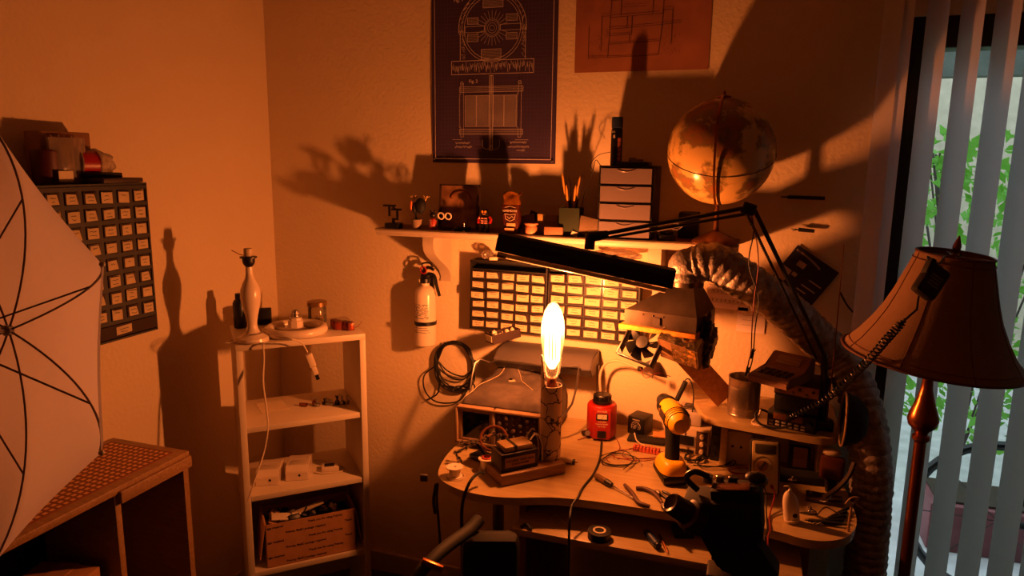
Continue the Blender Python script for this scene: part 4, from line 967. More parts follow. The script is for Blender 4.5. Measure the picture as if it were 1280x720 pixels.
g.lathe([(.03, 0), (.034, .02), (.034, .08), (.03, .085), (.001, .085)], (.07, c.y-.02, tz), n=28); solo(g, 'dark_red_tub', mat('dark_red_tub', (.30, .06, .05), .5), 'dark red tub half behind the umbrella on the left organizer', 'tub')

# ================================================================== bulb on its stand
DZ0 = .7505
eb = W(705, 592, z=.75)-W(627, 609, z=.75); ba = math.atan2(eb.y, eb.x)
A = W(627, 609, z=.75)
nb = V(-math.sin(ba), math.cos(ba), 0); db = V(math.cos(ba), math.sin(ba), 0)
st_ = thing('bulb_stand', 'wooden block base with a crackle burned tube holding the glowing bulb', 'stand', (BX, BY, DZ0), ba)
blen = 0.205; cb_ = A+db*blen/2+nb*.052
g = G(); lc = Matrix.Rotation(-ba, 4, 'Z') @ (cb_-V(BX, BY, .75)); g.box((lc.x, lc.y, .0155), (blen, .104, .031), bev=.003); g.build('wood_block', m_wood, st_)
# crackled tube: a slanted cut leaves its left side standing taller
m_lich = bpy.data.materials.new('burned_tube'); m_lich.use_nodes = True; nt = m_lich.node_tree; bs = nt.nodes['Principled BSDF']; bs.inputs['Roughness'].default_value = .55
tc = nt.nodes.new('ShaderNodeTexCoord'); ns = nt.nodes.new('ShaderNodeTexNoise'); ns.inputs['Scale'].default_value = 26; ns.inputs['Detail'].default_value = 4
nt.links.new(tc.outputs['Object'], ns.inputs[0])
mv = nt.nodes.new('ShaderNodeMix'); mv.data_type = 'VECTOR'; mv.inputs[0].default_value = .045; nt.links.new(tc.outputs['Object'], mv.inputs[4]); nt.links.new(ns.outputs['Color'], mv.inputs[5])
vo = nt.nodes.new('ShaderNodeTexVoronoi'); vo.feature = 'DISTANCE_TO_EDGE'; vo.inputs['Scale'].default_value = 21; nt.links.new(mv.outputs[1], vo.inputs['Vector'])
rp = nt.nodes.new('ShaderNodeValToRGB'); rp.color_ramp.elements[0].position = .018; rp.color_ramp.elements[1].position = .04
rp.color_ramp.elements[0].color = (*lin((.10, .05, .04)), 1); rp.color_ramp.elements[1].color = (*lin((.80, .72, .64)), 1)
nt.links.new(vo.outputs['Distance'], rp.inputs[0]); nt.links.new(rp.outputs[0], bs.inputs['Base Color'])
TR = .0305; g = GW(st_)
n = 72; ztop = []
for k in range(n):
    a = 2*PI*k/n; dl = math.cos(a-R(203)); ztop.append(1.002+.088*max(0, min(1, (dl-.72)/.22)))
vs = []; fs = []
for ri, rr_ in enumerate((TR, TR-.003)):
    for k in range(n):
        a = 2*PI*k/n
        vs += [V(BX+rr_*math.cos(a), BY+rr_*math.sin(a), .782), V(BX+rr_*math.cos(a), BY+rr_*math.sin(a), ztop[k])]
for k in range(n):
    k2 = (k+1) % n; o1 = 2*n
    fs += [(2*k, 2*k2, 2*k2+1, 2*k+1), (o1+2*k, o1+2*k+1, o1+2*k2+1, o1+2*k2), (2*k+1, 2*k2+1, o1+2*k2+1, o1+2*k+1), (2*k, o1+2*k, o1+2*k2, 2*k2)]
g._faces(vs, fs); g.build('tube', m_lich, st_, ang=50)
g = GW(st_); g.lathe([(.001, .93), (.022, .93), (.022, .985), (.018, .99), (.001, .99)], (BX, BY, 0), n=24); g.build('socket', m_black, st_)
bulb = thing('filament_bulb', 'long clear glowing filament bulb standing in the burned tube', 'bulb', (BX, BY, .9905))
m_env = clear('bulb_glass', (1.0, .985, .96), haze=.05)
G().lathe([(.0125, .030), (.018, .036), (.0235, .050), (.0255, .070), (.0262, .095), (.0305, .122), (.0330, .145), (.0330, .180), (.031, .20), (.024, .228), (.014, .246), (.006, .253), (.001, .255)], n=40).build('glass_envelope', m_env, bulb)
G().lathe([(.006, .0), (.0125, .006), (.0135, .010), (.0125, .014), (.0135, .018), (.0125, .022), (.0135, .026), (.0125, .030), (.013, .034)], n=24).build('screw_base', m_brass, bulb)
m_core = emit('filament_glow', BULB_COL, BULB)
g = G()
g.lathe([(.003, .172), (.011, .177), (.011, .213), (.003, .218)], n=16)
g.build('filament', m_core, bulb)
m_coil = emit('outer_filament_glow', BULB_COL, BULB*.008)
g = G()
for k in range(12):
    a = 2*PI*k/12; g.tube([(.006*math.cos(a), .006*math.sin(a), .062), (.019*math.cos(a), .019*math.sin(a), .085), (.020*math.cos(a), .020*math.sin(a), .162)], .0034, 6)
g.build('outer_filament', m_coil, bulb)
g = G(); g.lathe([(.006, .034), (.005, .05), (.004, .064)], n=12); g.tube([(0, 0, .197), (0, 0, .235)], .0015, 6); g.sph((0, 0, .24), .004, 8)
g.build('glass_stem', m_metal, bulb)

# transformer beside it on the block
lt = Matrix.Translation((BX, BY, DZ0)) @ Matrix.Rotation(ba, 4, 'Z')
tp = A+db*.062+nb*.052
t = thing('mains_transformer', 'black laminated transformer with yellow tape wraps on the wooden block', 'transformer', (tp.x, tp.y, DZ0+.0315), ba)
G().b2((-.055, -.035, 0), (.062, .035, .052), .003).build('core', mat('laminated_core', (.14, .09, .08), .5, .2, scale=200, stretch=(1, 1, 60)), t)
G().b2((-.042, -.030, .0525), (.048, .030, .070), .006).build('coil', mat('yellow_tape', (.56, .45, .28), .45), t)
G().b2((-.012, -.0315, .0525), (-.004, .0315, .0715)).build('tape_band', m_black, t)
G().b2((-.044, -.0362, .012), (.050, -.0352, .040)).build('paper_label', mat('aged_label', (.62, .46, .34), .7), t)
text('115V 60HZ  9000V 30MA', .0085, m_ink, t, plane_M(V(.003, -.0366, .030), X_, Z_), 'lettering'); text('TRANSFORMER', .008, m_ink, t, plane_M(V(.003, -.0366, .020), X_, Z_), 'lettering')
for k in range(3):
    wire('transformer_lead', [tp+db*.045+nb*(-.015+.012*k)+V(0, 0, .105), tp+db*.068+nb*(-.01+.01*k)+V(0, 0, .118+.004*k), tp+db*.084+nb*(-.015+.012*k)+V(0, 0, .085), tp+db*.082+nb*(-.02+.012*k)+V(0, 0, .0345)], .0022, m_cordw if k != 1 else m_rubber, ['front pale lead', 'middle black lead', 'rear pale lead'][k]+' looping from the transformer down to the block')

# oscilloscope
sx0, sx1, sy0, sy1, sz0, sz1 = .925, 1.205, -.375, -.05, .765, .885
o_ = thing('oscilloscope', 'beige oscilloscope with a dark screen standing behind the helping hands', 'oscilloscope', (1.07, -.2, DZ0))
m_scope = mat('scope_case', (.62, .50, .38), .55, noise_amt=.06)
GW(o_).b2((sx0+.006, sy0+.012, sz0), (sx1-.006, sy1, sz1-.002), .006).build('case', mat('scope_shell', (.36, .29, .24), .55), o_)
g = GW(o_)
for a, b_ in (((sx0, sy0-.008, sz0), (sx1, sy0+.016, sz0+.008)), ((sx0, sy0-.008, sz1-.008), (sx1, sy0+.016, sz1)), ((sx0, sy0-.008, sz0), (sx0+.010, sy0+.016, sz1)), ((sx1-.008, sy0-.008, sz0), (sx1, sy0+.016, sz1)), ((sx0+.122, sy0-.006, sz0), (sx0+.132, sy0+.016, sz1))): g.b2(a, b_, .002)
g.build('front_frame', m_scope, o_)
GW(o_).b2((sx0+.022, sy0+.004, sz0+.016), (sx0+.112, sy0+.014, sz1-.018), .004).build('screen', mat('crt_glass', (.03, .05, .06), .1), o_)
g = GW(o_); 
for a, b_ in (((sx0+.010, sy0, sz0+.008), (sx0+.022, sy0+.014, sz1-.008)), ((sx0+.112, sy0, sz0+.008), (sx0+.122, sy0+.014, sz1-.008)), ((sx0+.022, sy0, sz0+.008), (sx0+.112, sy0+.014, sz0+.016)), ((sx0+.022, sy0, sz1-.018), (sx0+.112, sy0+.014, sz1-.008))): g.b2(a, b_, .001)
g.build('screen_bezel', m_scope, o_)
GW(o_).b2((sx0+.132, sy0+.004, sz0+.008), (sx1-.008, sy0+.014, sz1-.008)).build('control_panel', mat('dark_panel', (.30, .20, .15), .5), o_)
for r_ in range(5):
    for c_ in range(6):
        g = GW(o_); big = (r_+c_*2) % 3 == 0
        g.lathe([(.0065 if big else .0035, 0), (.0055 if big else .003, .010 if big else .006), (.001, .0105 if big else .0065)], (sx0+.147+c_*.022, sy0+.003, sz0+.022+r_*.019), (0, -1, 0), 14)
        g.build('knob', mat('brown_knob', (.46, .36, .28), .5) if (c_+r_) % 3 else m_grey, o_)
for dx in (.02, .25): GW(o_).b2((sx0+dx, sy0+.02, DZ0), (sx0+dx+.02, sy0+.05, sz0)).build('foot', m_black, o_); GW(o_).b2((sx0+dx, sy1-.05, DZ0), (sx0+dx+.02, sy1-.02, sz0)).build('foot', m_black, o_)
hb = [V(sx0-.004, -.26, .82), V(sx0-.004, -.20, .97), W(612, 453, y=-.155), V(sx0+.06, -.152, W(620, 451, y=-.155).z)]
hb2 = [V(sx1+.004, -.26, .82), W(715, 505, y=-.22), W(724, 458, y=-.165), V(sx1-.03, -.155, hb[-1].z)]
g = GW(o_); g.tube(smooth(hb[:2]+[hb[2]], 3)+[hb[3]]+[hb2[3]]+smooth([hb2[2], hb2[1], hb2[0]], 3), .0035, 8); g.build('carry_handle', m_metal, o_)
# soft cover bag
def bagtop(i, j):
    x = sx0+.012+(sx1-sx0-.02)*i; y = sy0+.02+(.30)*j
    e_ = min(1, min(i, 1-i)*9, min(j, 1-j)*9)**.5
    z = sz1+.001+.033*e_+.014*noise.noise(V(x*14, y*14, 2))*e_
    z += .05*max(0, j-.72)/.28*max(0, 1-abs(i-.30)*3.5)+.02*e_*max(0, j-.6)
    return V(x-.01*noise.noise(V(y*20, 0, 0)), y, z)
g = G(); g.grid(bagtop, 40, 40); g.grid(lambda i, j: V(bagtop(i, j).x, bagtop(i, j).y, sz1+.0006), 40, 40)
m_cloth = mat('brown_grey_cloth', (.31, .27, .25), .85, noise_amt=.2, scale=25, bump=.3, bscale=90)
o2 = g.build('scope_cover', m_cloth, None, ang=180); recentre(o2); tag(o2, 'soft grey brown cloth cover folded on top of the oscilloscope', 'cover')
g = G(); pts = [bagtop(.28+.5*t_, .95-.62*t_)+V(0, 0, .0015) for t_ in [k/12 for k in range(13)]]; g.tube(pts, .0011, 5); lo_ = G(); g.build('seam', m_beige, o2).data.transform(Matrix.Translation(-o2.location))
g = G(); pts = [bagtop(.035+.20*t_, .06+.85*t_)+V(0, 0, .0015) for t_ in [k/12 for k in range(13)]]; g.tube(pts, .0011, 5); g.build('seam', m_beige, o2).data.transform(Matrix.Translation(-o2.location))
g = G(); q0 = bagtop(.42, .6)+V(0, 0, .002); g.box(q0, (.022, .016, .003), (0, 0, .5), .001); g.build('logo_patch', m_beige, o2).data.transform(Matrix.Translation(-o2.location))
g = G(); g.sph(q0+V(-.006, .006, .003), .006, 10, (1.2, 1, .5)); g.build('logo_mark', m_black, o2).data.transform(Matrix.Translation(-o2.location))
# long grey bin behind
Ab, Bb = W(620, 437, y=-.12), W(741, 448, y=-.12)
g = G(); pr = [(-.012, 1.008), (-.115, 1.000), (-.150, .972), (-.115, .938), (-.012, .934)]
g.prism(pr, Ab.x, Bb.x, 'x'); bmesh.ops.bevel(g.bm, geom=g.bm.edges[:], offset=.003, segments=2, affect='EDGES')
t = thing('wall_bin', 'long grey metal hood shaped box resting behind the oscilloscope', 'box', ((Ab.x+Bb.x)/2, -.08, .934))
for v in g.bm.verts: v.co -= t.location
g.build('case', mat('grey_enamel', (.34, .32, .32), .45, .2, noise_amt=.05), t)
GW(t).tube([W(652, 463, y=-.15), W(660, 464.5, y=-.158), W(668, 462, y=-.15)], .0012, 6).build('pull_latch', m_chrome, t)
GW(t).b2((Bb.x, -.05, DZ0), (Bb.x+.006, -.03, .96)).build('support_leg', m_metal, t)

# helping hands with magnifier
hp = W(595, 577, z=DZ0)
t = thing('helping_hands', 'helping hands stand with round magnifier and chrome clips before the oscilloscope', 'clamp stand', hp)
G().box((.02, .02, .008), (.085, .05, .016), (0, 0, -.4), .004).build('base', m_black, t)
g = GW(t); g.tube([hp+V(.02, .02, .015), W(600, 560, y=hp.y), W(594, 552, y=hp.y-.01)], .004, 10); g.build('post', m_black, t)
mc = W(617, 548, y=-.47)
g = GW(t); g.torus(mc, .038, .0042, (.15, -.75, .8), 36, 10); g.build('magnifier_rim', mat('worn_brass_rim', (.52, .30, .20), .3, .7), t)
g = GW(t); g.lathe([(.001, -.004), (.022, -.003), (.036, 0), (.022, .003), (.001, .004)], mc, (.15, -.75, .8), 32); g.build('lens', m_glass, t)
def clipw(a, b_, nm='clip'):
    g = GW(t); a, b_ = Vector(a), Vector(b_); d = (b_-a); g.tube([a, a+d*.55], .0034, 8); g.sph(a+d*.55, .0075, 10); g.tube([a+d*.55, a+d*.8, b_], [.005, .0065, .0015], 8); g.sph(a, .007, 10); return g.build(nm, m_chrome, t)
yy = hp.y-.015
clipw(W(598, 552, y=yy), W(568, 567, y=yy-.02)); clipw(W(569, 566, y=yy-.02), W(577, 580, y=yy-.03)); clipw(W(617, 541, y=yy), W(600, 551, y=yy)); clipw(W(613, 543, y=-.46), W(634, 545, y=-.46)); clipw(W(577, 553, y=yy), W(598, 551, y=yy))
# solder spools
p = W(606, 590, z=DZ0)
t = thing('solder_spool', 'white flanged spool with pink copper solder behind the white spool', 'spool', p+V(0, .015, 0))
G().lathe([(.02, 0), (.0245, 0), (.0245, .003), (.018, .003)], n=28).build('flange', m_cordw, t); G().lathe([(.0245, .034), (.0245, .037), (.008, .037), (.008, .034)], n=28).build('flange', m_cordw, t); G().lathe([(.019, .003), (.0195, .034), (.001, .034)], n=28).build('winding', m_metal, t)
G().torus((0, 0, .0385), .012, .0028, (0, 0, 1), 20, 8).build('loose_coil', m_terra, t)
p = W(566, 598, z=DZ0)
t = thing('white_spool', 'small white spool near the left end of the desk', 'spool', p+V(0, .014, 0))
G().lathe([(.001, 0), (.022, 0), (.022, .002), (.0165, .003), (.0165, .026), (.0245, .027), (.0245, .030), (.005, .030), (.004, .027), (.001, .027)], n=32).build('spool', m_ceram, t)
G().torus((.004, -.004, .002), .026, .0012, (0, 0, 1), 24, 6).build('loose_thread', m_cordw, t)
# white tube with black tip, right of the stand
a, b_ = W(699, 574, z=DZ0+.008), W(716, 577, z=DZ0+.008)
g = G(); g.tube([a, b_], .008, 16); g.mi = 1; g.tube([b_, b_+(b_-a).normalized()*.006], .0078, 16); g.mi = 2; g.tube([b_+(b_-a).normalized()*.006, b_+(b_-a).normalized()*.016], .002, 8)
solo(g, 'glue_syringe', [m_cordw, m_black, m_metal], 'short white cylinder with black tip lying right of the bulb stand', 'tube')
# cords over the desk edge
wire('power_cable', [W(606, 590, z=DZ0+.034)+V(0, -.01, 0), W(597, 592, y=-.62), W(587, 603, y=-.665), W(579, 625, y=-.672), W(577, 650, y=-.67), W(579, 690, y=-.66), W(581, 740, y=-.66)], .0048, m_rubber, 'thick black cable dropping over the left front of the desk')
wire('front_cord', [W(752, 552, z=DZ0+.003), W(750, 572, z=DZ0+.003), W(742, 592, z=DZ0+.003), W(728, 610, z=DZ0+.003), W(722, 622, z=DZ0+.0035), W(715, 632, y=-.625), W(712, 650, y=-.68), W(711, 690, y=-.685), W(710, 740, y=-.685)], .0032, m_rubber, 'thin black cord running from the red box over the front desk edge')
g = G(); q0 = W(547, 600, y=-.60); q0.x = .924; g.box(q0, (.022, .010, .020), (0, 0, .2), .002); ck = solo(g, 'hook_clip', m_metal, 'small metal clip hooked on the left end of the desk', 'clip')
wire('hanging_strap', [W(547, 604, y=-.60), W(546, 625, y=-.60), W(548, 650, y=-.60), W(551, 690, y=-.6)], .0035, m_rubber, 'black strand hanging from the left end of the desk')
wire('hanging_strap', [W(545, 605, y=-.59), W(542, 625, y=-.59), W(544, 642, y=-.59)], .0045, m_rubber, 'short black strap hanging beside the thin black strand')

# red variable transformer
p = W(747, 552, z=DZ0)
t = thing('variable_transformer', 'red variable transformer with a black dial and small voltmeter', 'transformer', (p.x, p.y+.055, DZ0), R(12))
G().lathe([(.001, .004), (.044, .004), (.048, .01), (.048, .105), (.044, .112), (.001, .113)], n=40).build('body', m_red, t)
G().box((0, -.040, .056), (.056, .024, .100), bev=.004).build('front_box', m_red, t)
G().lathe([(.030, .1135), (.0315, .116), (.0315, .122), (.027, .124), (.027, .138), (.024, .142), (.001, .142)], n=28).build('dial', m_black, t)
for k in range(14): a = k*2*PI/14; G().b2((.0265, -.0022, .124), (.0295, .0022, .140), .0008).build('dial_rib', m_black, t).rotation_euler = (0, 0, a)
G().b2((-.019, -.0545, .072), (.019, -.0522, .094), .001).build('meter_bezel', m_black, t)
G().b2((-.015, -.0556, .076), (.015, -.0545, .091)).build('meter_face', m_paper, t)
G().tube([(-.002, -.0560, .077), (.006, -.0560, .089)], .0005, 5).build('meter_needle', m_ink, t)
text('VARIABLE', .0065, m_paper, t, plane_M(V(0, -.0526, .066), X_, Z_), 'lettering'); text('TRANSFORMER', .0058, m_paper, t, plane_M(V(0, -.0526, .058), X_, Z_), 'lettering'); text('AC 0-130V', .0055, m_paper, t, plane_M(V(0, -.0526, .050), X_, Z_), 'lettering'); text('DANGER', .008, m_paper, t, plane_M(V(0, -.0526, .1005), X_, Z_), 'lettering')
G().b2((-.014, -.056, .012), (.014, -.0525, .036), .003).build('outlet', m_black, t)
for k in (0, 1): wire('outlet_plug', [p+V(-.055+.012*k, .03, .010), p+V(-.035, .02-.01*k, .02)], .009, m_grey if k else m_dark, 'grey plug lying left of the red variable transformer' if k else 'dark plug lying left of the red variable transformer', 'plug')
# gooseneck desk lamp behind
yb = -.075
t = thing('gooseneck_lamp', 'gooseneck desk lamp with small dark shade behind the red variable transformer', 'lamp', (W(748, 500, y=yb).x+.01, yb, DZ0))
G().lathe([(.027, 0), (.027, .012), (.022, .020), (.012, .024), (.006, .03), (.001, .03)], n=36).build('base', m_blackm, t)
q1 = V(t.location.x, yb, DZ0+.028)
pts = [q1, V(q1.x-.002, yb, .86), W(750, 470, y=yb), W(757, 455, y=yb), W(772, 451, y=yb-.01), W(790, 457, y=yb-.02), W(802, 462, y=yb-.03)]
g = GW(t); g.tube(smooth(pts, 8), .0042, 10); g.build('gooseneck', m_beige, t)
a, b_ = W(800, 461, y=yb-.05), W(832, 466, y=yb-.10)
g = GW(t); c_ = a.lerp(b_, .6); ax = V(-.18, -.25, -1).normalized()
g.lathe([(.006, -.034), (.012, -.031), (.026, -.018), (.038, -.002), (.0405, .006), (.039, .006), (.036, -.002), (.024, -.016), (.002, -.028)], c_+V(0, 0, -.004), ax, 32)
sh = g.build('lamp_shade', mat('dark_bronze', (.28, .20, .16), .35, .6), t)
g = GW(t); g.lathe([(.008, 0), (.008, .012), (.005, .014)], a+V(-.004, 0, 0), (b_-a), 16); g.build('shade_neck', m_blackm, t)
g = GW(t); g.tube([c_+ax*.0, c_+ax*.022+V(-.005, 0, 0)], .0025, 8); g.build('lamp_pin', m_metal, t)
# small black power box with a dial
p = W(797, 545, z=DZ0); t = thing('dial_power_box', 'small black box with a white dial on its face behind the terminal blocks', 'power box', (p.x, p.y+.03, DZ0), R(-18))
G().b2((-.031, -.026, .0), (.031, .04, .062), .005).build('case', m_black, t)
g = G(); 
for k in range(9): a = R(-40+k*32.5); g.tube([(.010*math.cos(a), -.0266, .030+.010*math.sin(a)), (.013*math.cos(a), -.0266, .030+.013*math.sin(a))], .0006, 5)
g.tube([(.016*math.cos(R(a)), -.0266, .030+.016*math.sin(R(a))) for a in range(-30, 211, 15)], .0005, 5); g.build('dial_marks', m_paper, t)
G().lathe([(.006, 0), (.005, .010), (.001, .0105)], (0, -.0262, .030), (0, -1, 0), 18).build('knob', m_grey, t)
text('VARIABLE', .006, m_paper, t, plane_M(V(0, -.0266, .052), X_, Z_), 'lettering')
g = G(); c = W(797, 549, z=DZ0); g.b2((c.x-.03, c.y-.03, DZ0), (c.x+.09, c.y+.02, DZ0+.010), .003); 
solo(g, 'dark_tray', m_blackm, 'flat dark tray lying in front of the small dial box', 'tray')
g = G(); c = W(826, 545, z=DZ0+.011); g.box(c+V(0, .0, .004), (.05, .04, .006), (0, 0, .1), .001); solo(g, 'breadboard_piece', m_pine, 'small tan board lying on the dark tray behind the drill', 'board')
# terminal blocks
m_term = mat('pink_terminal', (.82, .38, .28), .45, trans=.1)
for (px, py, n_, rz, lab) in ((808, 565, 8, -.12, 'pink terminal block strip lying left of the drill handle'), (858, 562, 4, .25, 'short pink terminal block right of the drill handle')):
    p = W(px, py, z=DZ0); t = thing('terminal_block', lab, 'terminal block', p, rz)
    for k in range(n_):
        g = G(); x = (k-(n_-1)/2)*.0105; g.b2((x-.0045, -.010, 0), (x+.0045, .010, .010), .001); g.lathe([(.0042, .009), (.0042, .017), (.003, .018), (.001, .016)], (x, .004, 0), n=10); g.lathe([(.0042, .009), (.0042, .015), (.003, .016), (.001, .014)], (x, -.006, 0), n=10); g.build('terminal', m_term, t)
# loose wires
def tangle(name, cx, cy, n_, rx, ry, r_, m, label, seed):
    rr = random.Random(seed); pts = []
    for k in range(n_):
        a = k*1.35; pts.append(W(cx+rx*math.cos(a)*rr.uniform(.5, 1), cy+ry*math.sin(a)*rr.uniform(.5, 1), z=DZ0+.004+.010*rr.random()))
    return wire(name, pts, r_, m, label, 'wire')
tangle('loose_wire', 775, 575, 16, 30, 12, .0013, m_rubber, 'thin dark wire looped on the desk between red box and drill', 1)
tangle('loose_wire', 800, 568, 12, 44, 9, .0013, m_wire_red, 'thin red wire looped on the desk near the pink terminals', 2)
tangle('loose_wire', 890, 577, 12, 40, 8, .0016, m_rubber, 'dark wire looped on the desk right of the drill', 3)
tangle('loose_wire', 868, 570, 12, 14, 9, .0026, m_blackm, 'thick black wire bundle just right of the drill grip', 4)
tangle('loose_wire', 930, 588, 9, 34, 5, .0014, m_wire_red, 'red wire running behind the black camera to the sockets', 5)
wire('transformer_wire', [W(722, 550, z=DZ0+.002), W(760, 540, z=DZ0+.004), W(775, 560, z=DZ0+.003), W(758, 570, z=DZ0+.006), W(762, 578, z=DZ0+.003)], .0012, m_wire_red, 'red wire curling out behind the red variable transformer')
wire('gold_lead', [W(793, 541, y=-.15), W(797, 552, z=DZ0+.012), W(812, 560, z=DZ0+.012), W(822, 562, z=DZ0+.012)], .002, m_cordw, 'pale lead running from the dial box to the terminals')

# cordless drill standing on its battery
p = W(835, 607, z=DZ0)
ry = R(28)
t = thing('cordless_drill', 'yellow and black cordless drill standing on its battery', 'drill', (p.x, p.y+.055, DZ0), R(112))
def rb(w0, l0, z0_, z1_, bev, m, nm, cx=0, cy=0):
    return G().box((cx, cy, (z0_+z1_)/2), (w0, l0, z1_-z0_), bev=bev).build(nm, m, t)
rb(.120, .076, 0.001, .030, .012, m_black, 'battery')
g = G()
def foot(i, j):
    a = 2*PI*i; w_ = .060-.028*j**1.5; l_ = .040-.016*j**1.5
    return V(math.copysign(abs(math.cos(a))**.65, math.cos(a))*w_-.008*j, math.copysign(abs(math.sin(a))**.65, math.sin(a))*l_, .030+.034*math.sin(j*PI/2))
g.grid(foot, 36, 8); g.quad(*[foot(k/36, 1) for k in range(36)]); g.build('foot_housing', m_yellow, t)
for sx in (-.6, .45): G().box((.060*sx, -.037, .043), (.026, .006, .010), (.25, 0, 0), .001).build('side_badge', m_black, t)
G().tube([(-.008, 0, .055), (-.005, 0, .10), (.004, 0, .155)], [.0215, .0195, .022], 24).build('grip', m_blackm, t)
G().box((.026, 0, .138), (.012, .014, .026), (0, -.2, 0), .003).build('trigger', m_black, t)
up = R(-4)
Mb = Matrix.Translation((.0, 0, .186)) @ Euler((0, up, 0)).to_matrix().to_4x4()
g = G(Mb); g.lathe([(.001, -.075), (.020, -.072), (.030, -.060), (.034, -.040), (.035, -.01), (.034, .02), (.030, .045), (.027, .058), (.001, .06)], (0, 0, 0), (1, 0, 0), 40); g.build('motor_housing', m_yellow, t)
for k in range(4):
    g = G(Mb); g.torus((-.052+.009*k, 0, 0), .0325+.0012*k, .0012, (1, 0, 0), 36, 6); g.build('vent_slot', m_dark, t)
g = G(Mb); g.lathe([(.027, .058), (.030, .060), (.030, .072), (.024, .078), (.001, .078)], (0, 0, 0), (1, 0, 0), 32); g.build('clutch_ring', m_blackm, t)
g = G(Mb); g.lathe([(.023, .078), (.024, .084), (.021, .108), (.012, .120), (.003, .121), (.003, .112), (.001, .112)], (0, 0, 0), (1, 0, 0), 32); g.build('chuck', m_black, t)
for s in (-1, 1):
    g = G(Mb); g.box((-.005, s*.0345, .004), (.050, .003, .022), None, .001); g.build('logo_plate', m_dark, t)
    g = G(Mb); g.box((.030, s*.0315, .012), (.014, .004, .010), None, .001); g.build('vent_opening', m_black, t)

# screwdriver, pliers
def rod(pts, rs, n=12): 
    g = G(); g.tube(pts, rs, n); return g
a, b_, c_ = W(744, 594, z=DZ0+.009), W(765, 606, z=DZ0+.009), W(793, 623, z=DZ0+.006)
t = thing('screwdriver', 'screwdriver with a clear amber and black handle left of the pliers', 'screwdriver', a)
GW(t).tube([a, a.lerp(b_, .12), a.lerp(b_, .65)], [.006, .0085, .008], 8).build('handle', mat('amber_handle', (.55, .42, .28), .2, trans=.3), t); GW(t).tube([a.lerp(b_, .65), a.lerp(b_, .8), b_], [.0088, .0088, .006], 10).build('grip_band', m_black, t)
GW(t).tube([b_, c_], .0025, 10).build('blade', m_chrome, t)
def pliers(pts1, pts2, jaw, lab, rr_, mh, name='pliers'):
    t = thing(name, lab, 'pliers', W(*jaw[0], z=DZ0))
    for pts in (pts1, pts2): GW(t).tube(smooth([W(*q_, z=DZ0+rr_) for q_ in pts], 5), [rr_*(.8+.25*math.sin(k/(5*(len(pts)-1))*PI)) for k in range(5*(len(pts)-1)+1)], 12).build('handle', mh, t)
    g = GW(t); a, b_ = W(*jaw[0], z=DZ0+rr_), W(*jaw[1], z=DZ0+rr_); d = b_-a; g.tube([a-d*.1, a+d*.25, a+d*.5, b_], [.006, .009, .008, .002], 8); g.build('jaws', m_metal, t); return t
m_grip = mat('brown_rubber_grip', (.30, .18, .13), .55)
pliers([(781, 606), (790, 616), (798, 628), (812, 633)], [(795, 610), (806, 611), (818, 617), (828, 629)], ((829, 632), (834, 641)), 'pliers with curved brown rubber handles lying right of the screwdriver', .006, m_grip)
# tweezers like black pliers further right
pliers([(825, 617), (832, 622), (840, 628)], [(828, 614), (836, 618), (842, 626)], ((824, 618), (818, 613)), 'small black cutters peeking out left of the camera lens', .004, m_black, 'cutters')

# bench meter stack behind the drill
c = W(878, 578, z=DZ0)
t = thing('bench_power_supply', 'small beige bench supply with a dark display between drill and shelf support', 'power supply', (1.615, -.12, DZ0), R(-6))
G().b2((-.045, -.07, .0), (.075, .06, .085), .004).build('case', m_beige, t)
G().b2((-.033, -.0735, .030), (.030, -.0705, .060), .001).build('display', m_black, t)
G().b2((-.036, -.072, .026), (.033, -.0702, .064), .001).build('display_frame', m_lgrey, t)
G().b2((.036, -.0735, .006), (.070, -.0705, .08), .001).build('knob_panel', m_dark, t)
for k in range(3): G().lathe([(.007, 0), (.006, .010), (.001, .0105)], (.054, -.0735, .018+k*.024), (0, -1, 0), 16).build('knob', m_beige, t)
G().b2((-.04, -.072, .006), (.03, -.0705, .016)).build('lower_strip', m_black, t)
t2 = thing('label_printer', 'grey device with vent slots on top stacked on the bench supply', 'device', (1.615, -.115, DZ0+.0855), R(-6))
G().b2((-.035, -.055, 0), (.045, .05, .040), .005).build('case', m_lgrey, t2)
for k in range(5): G().b2((-.02+.0, -.02+.012*k, .040), (.038, -.014+.012*k, .0412)).build('vent_slot', m_black, t2)
G().b2((-.03, -.0565, .008), (.0, -.0548, .028)).build('window', m_black, t2)
# black upright clamp strip
a, b_ = W(893, 576, z=DZ0), W(893, 530, y=-.235)
g = G(); g.b2((a.x-.014, a.y, DZ0), (a.x+.014, a.y+.02, .883), .003)
for k in range(4): g.lathe([(.006, 0), (.005, .006), (.001, .0065)], (a.x, a.y, DZ0+.02+k*.03), (0, -1, 0), 12)
solo(g, 'terminal_strip', m_black, 'black upright strip with round studs left of the white socket plate', 'strip')
# black cable tie / strap arched behind drill
wire('arched_strap', [W(842, 505, y=-.14), W(848, 490, y=-.14), W(858, 474, y=-.14), W(864, 478, y=-.14), W(867, 495, y=-.15), W(864, 520, y=-.16), W(852, 540, y=-.2), W(842, 552, y=-.22)], .0022, m_rubber, 'thin black cable arching up behind the drill')
a, b_ = W(846, 500, y=-.145), W(857, 477, y=-.145)
g = rod([a, b_], .008, 10); solo(g, 'black_probe', m_blackm, 'thick black probe barrel slanting up behind the drill', 'probe')
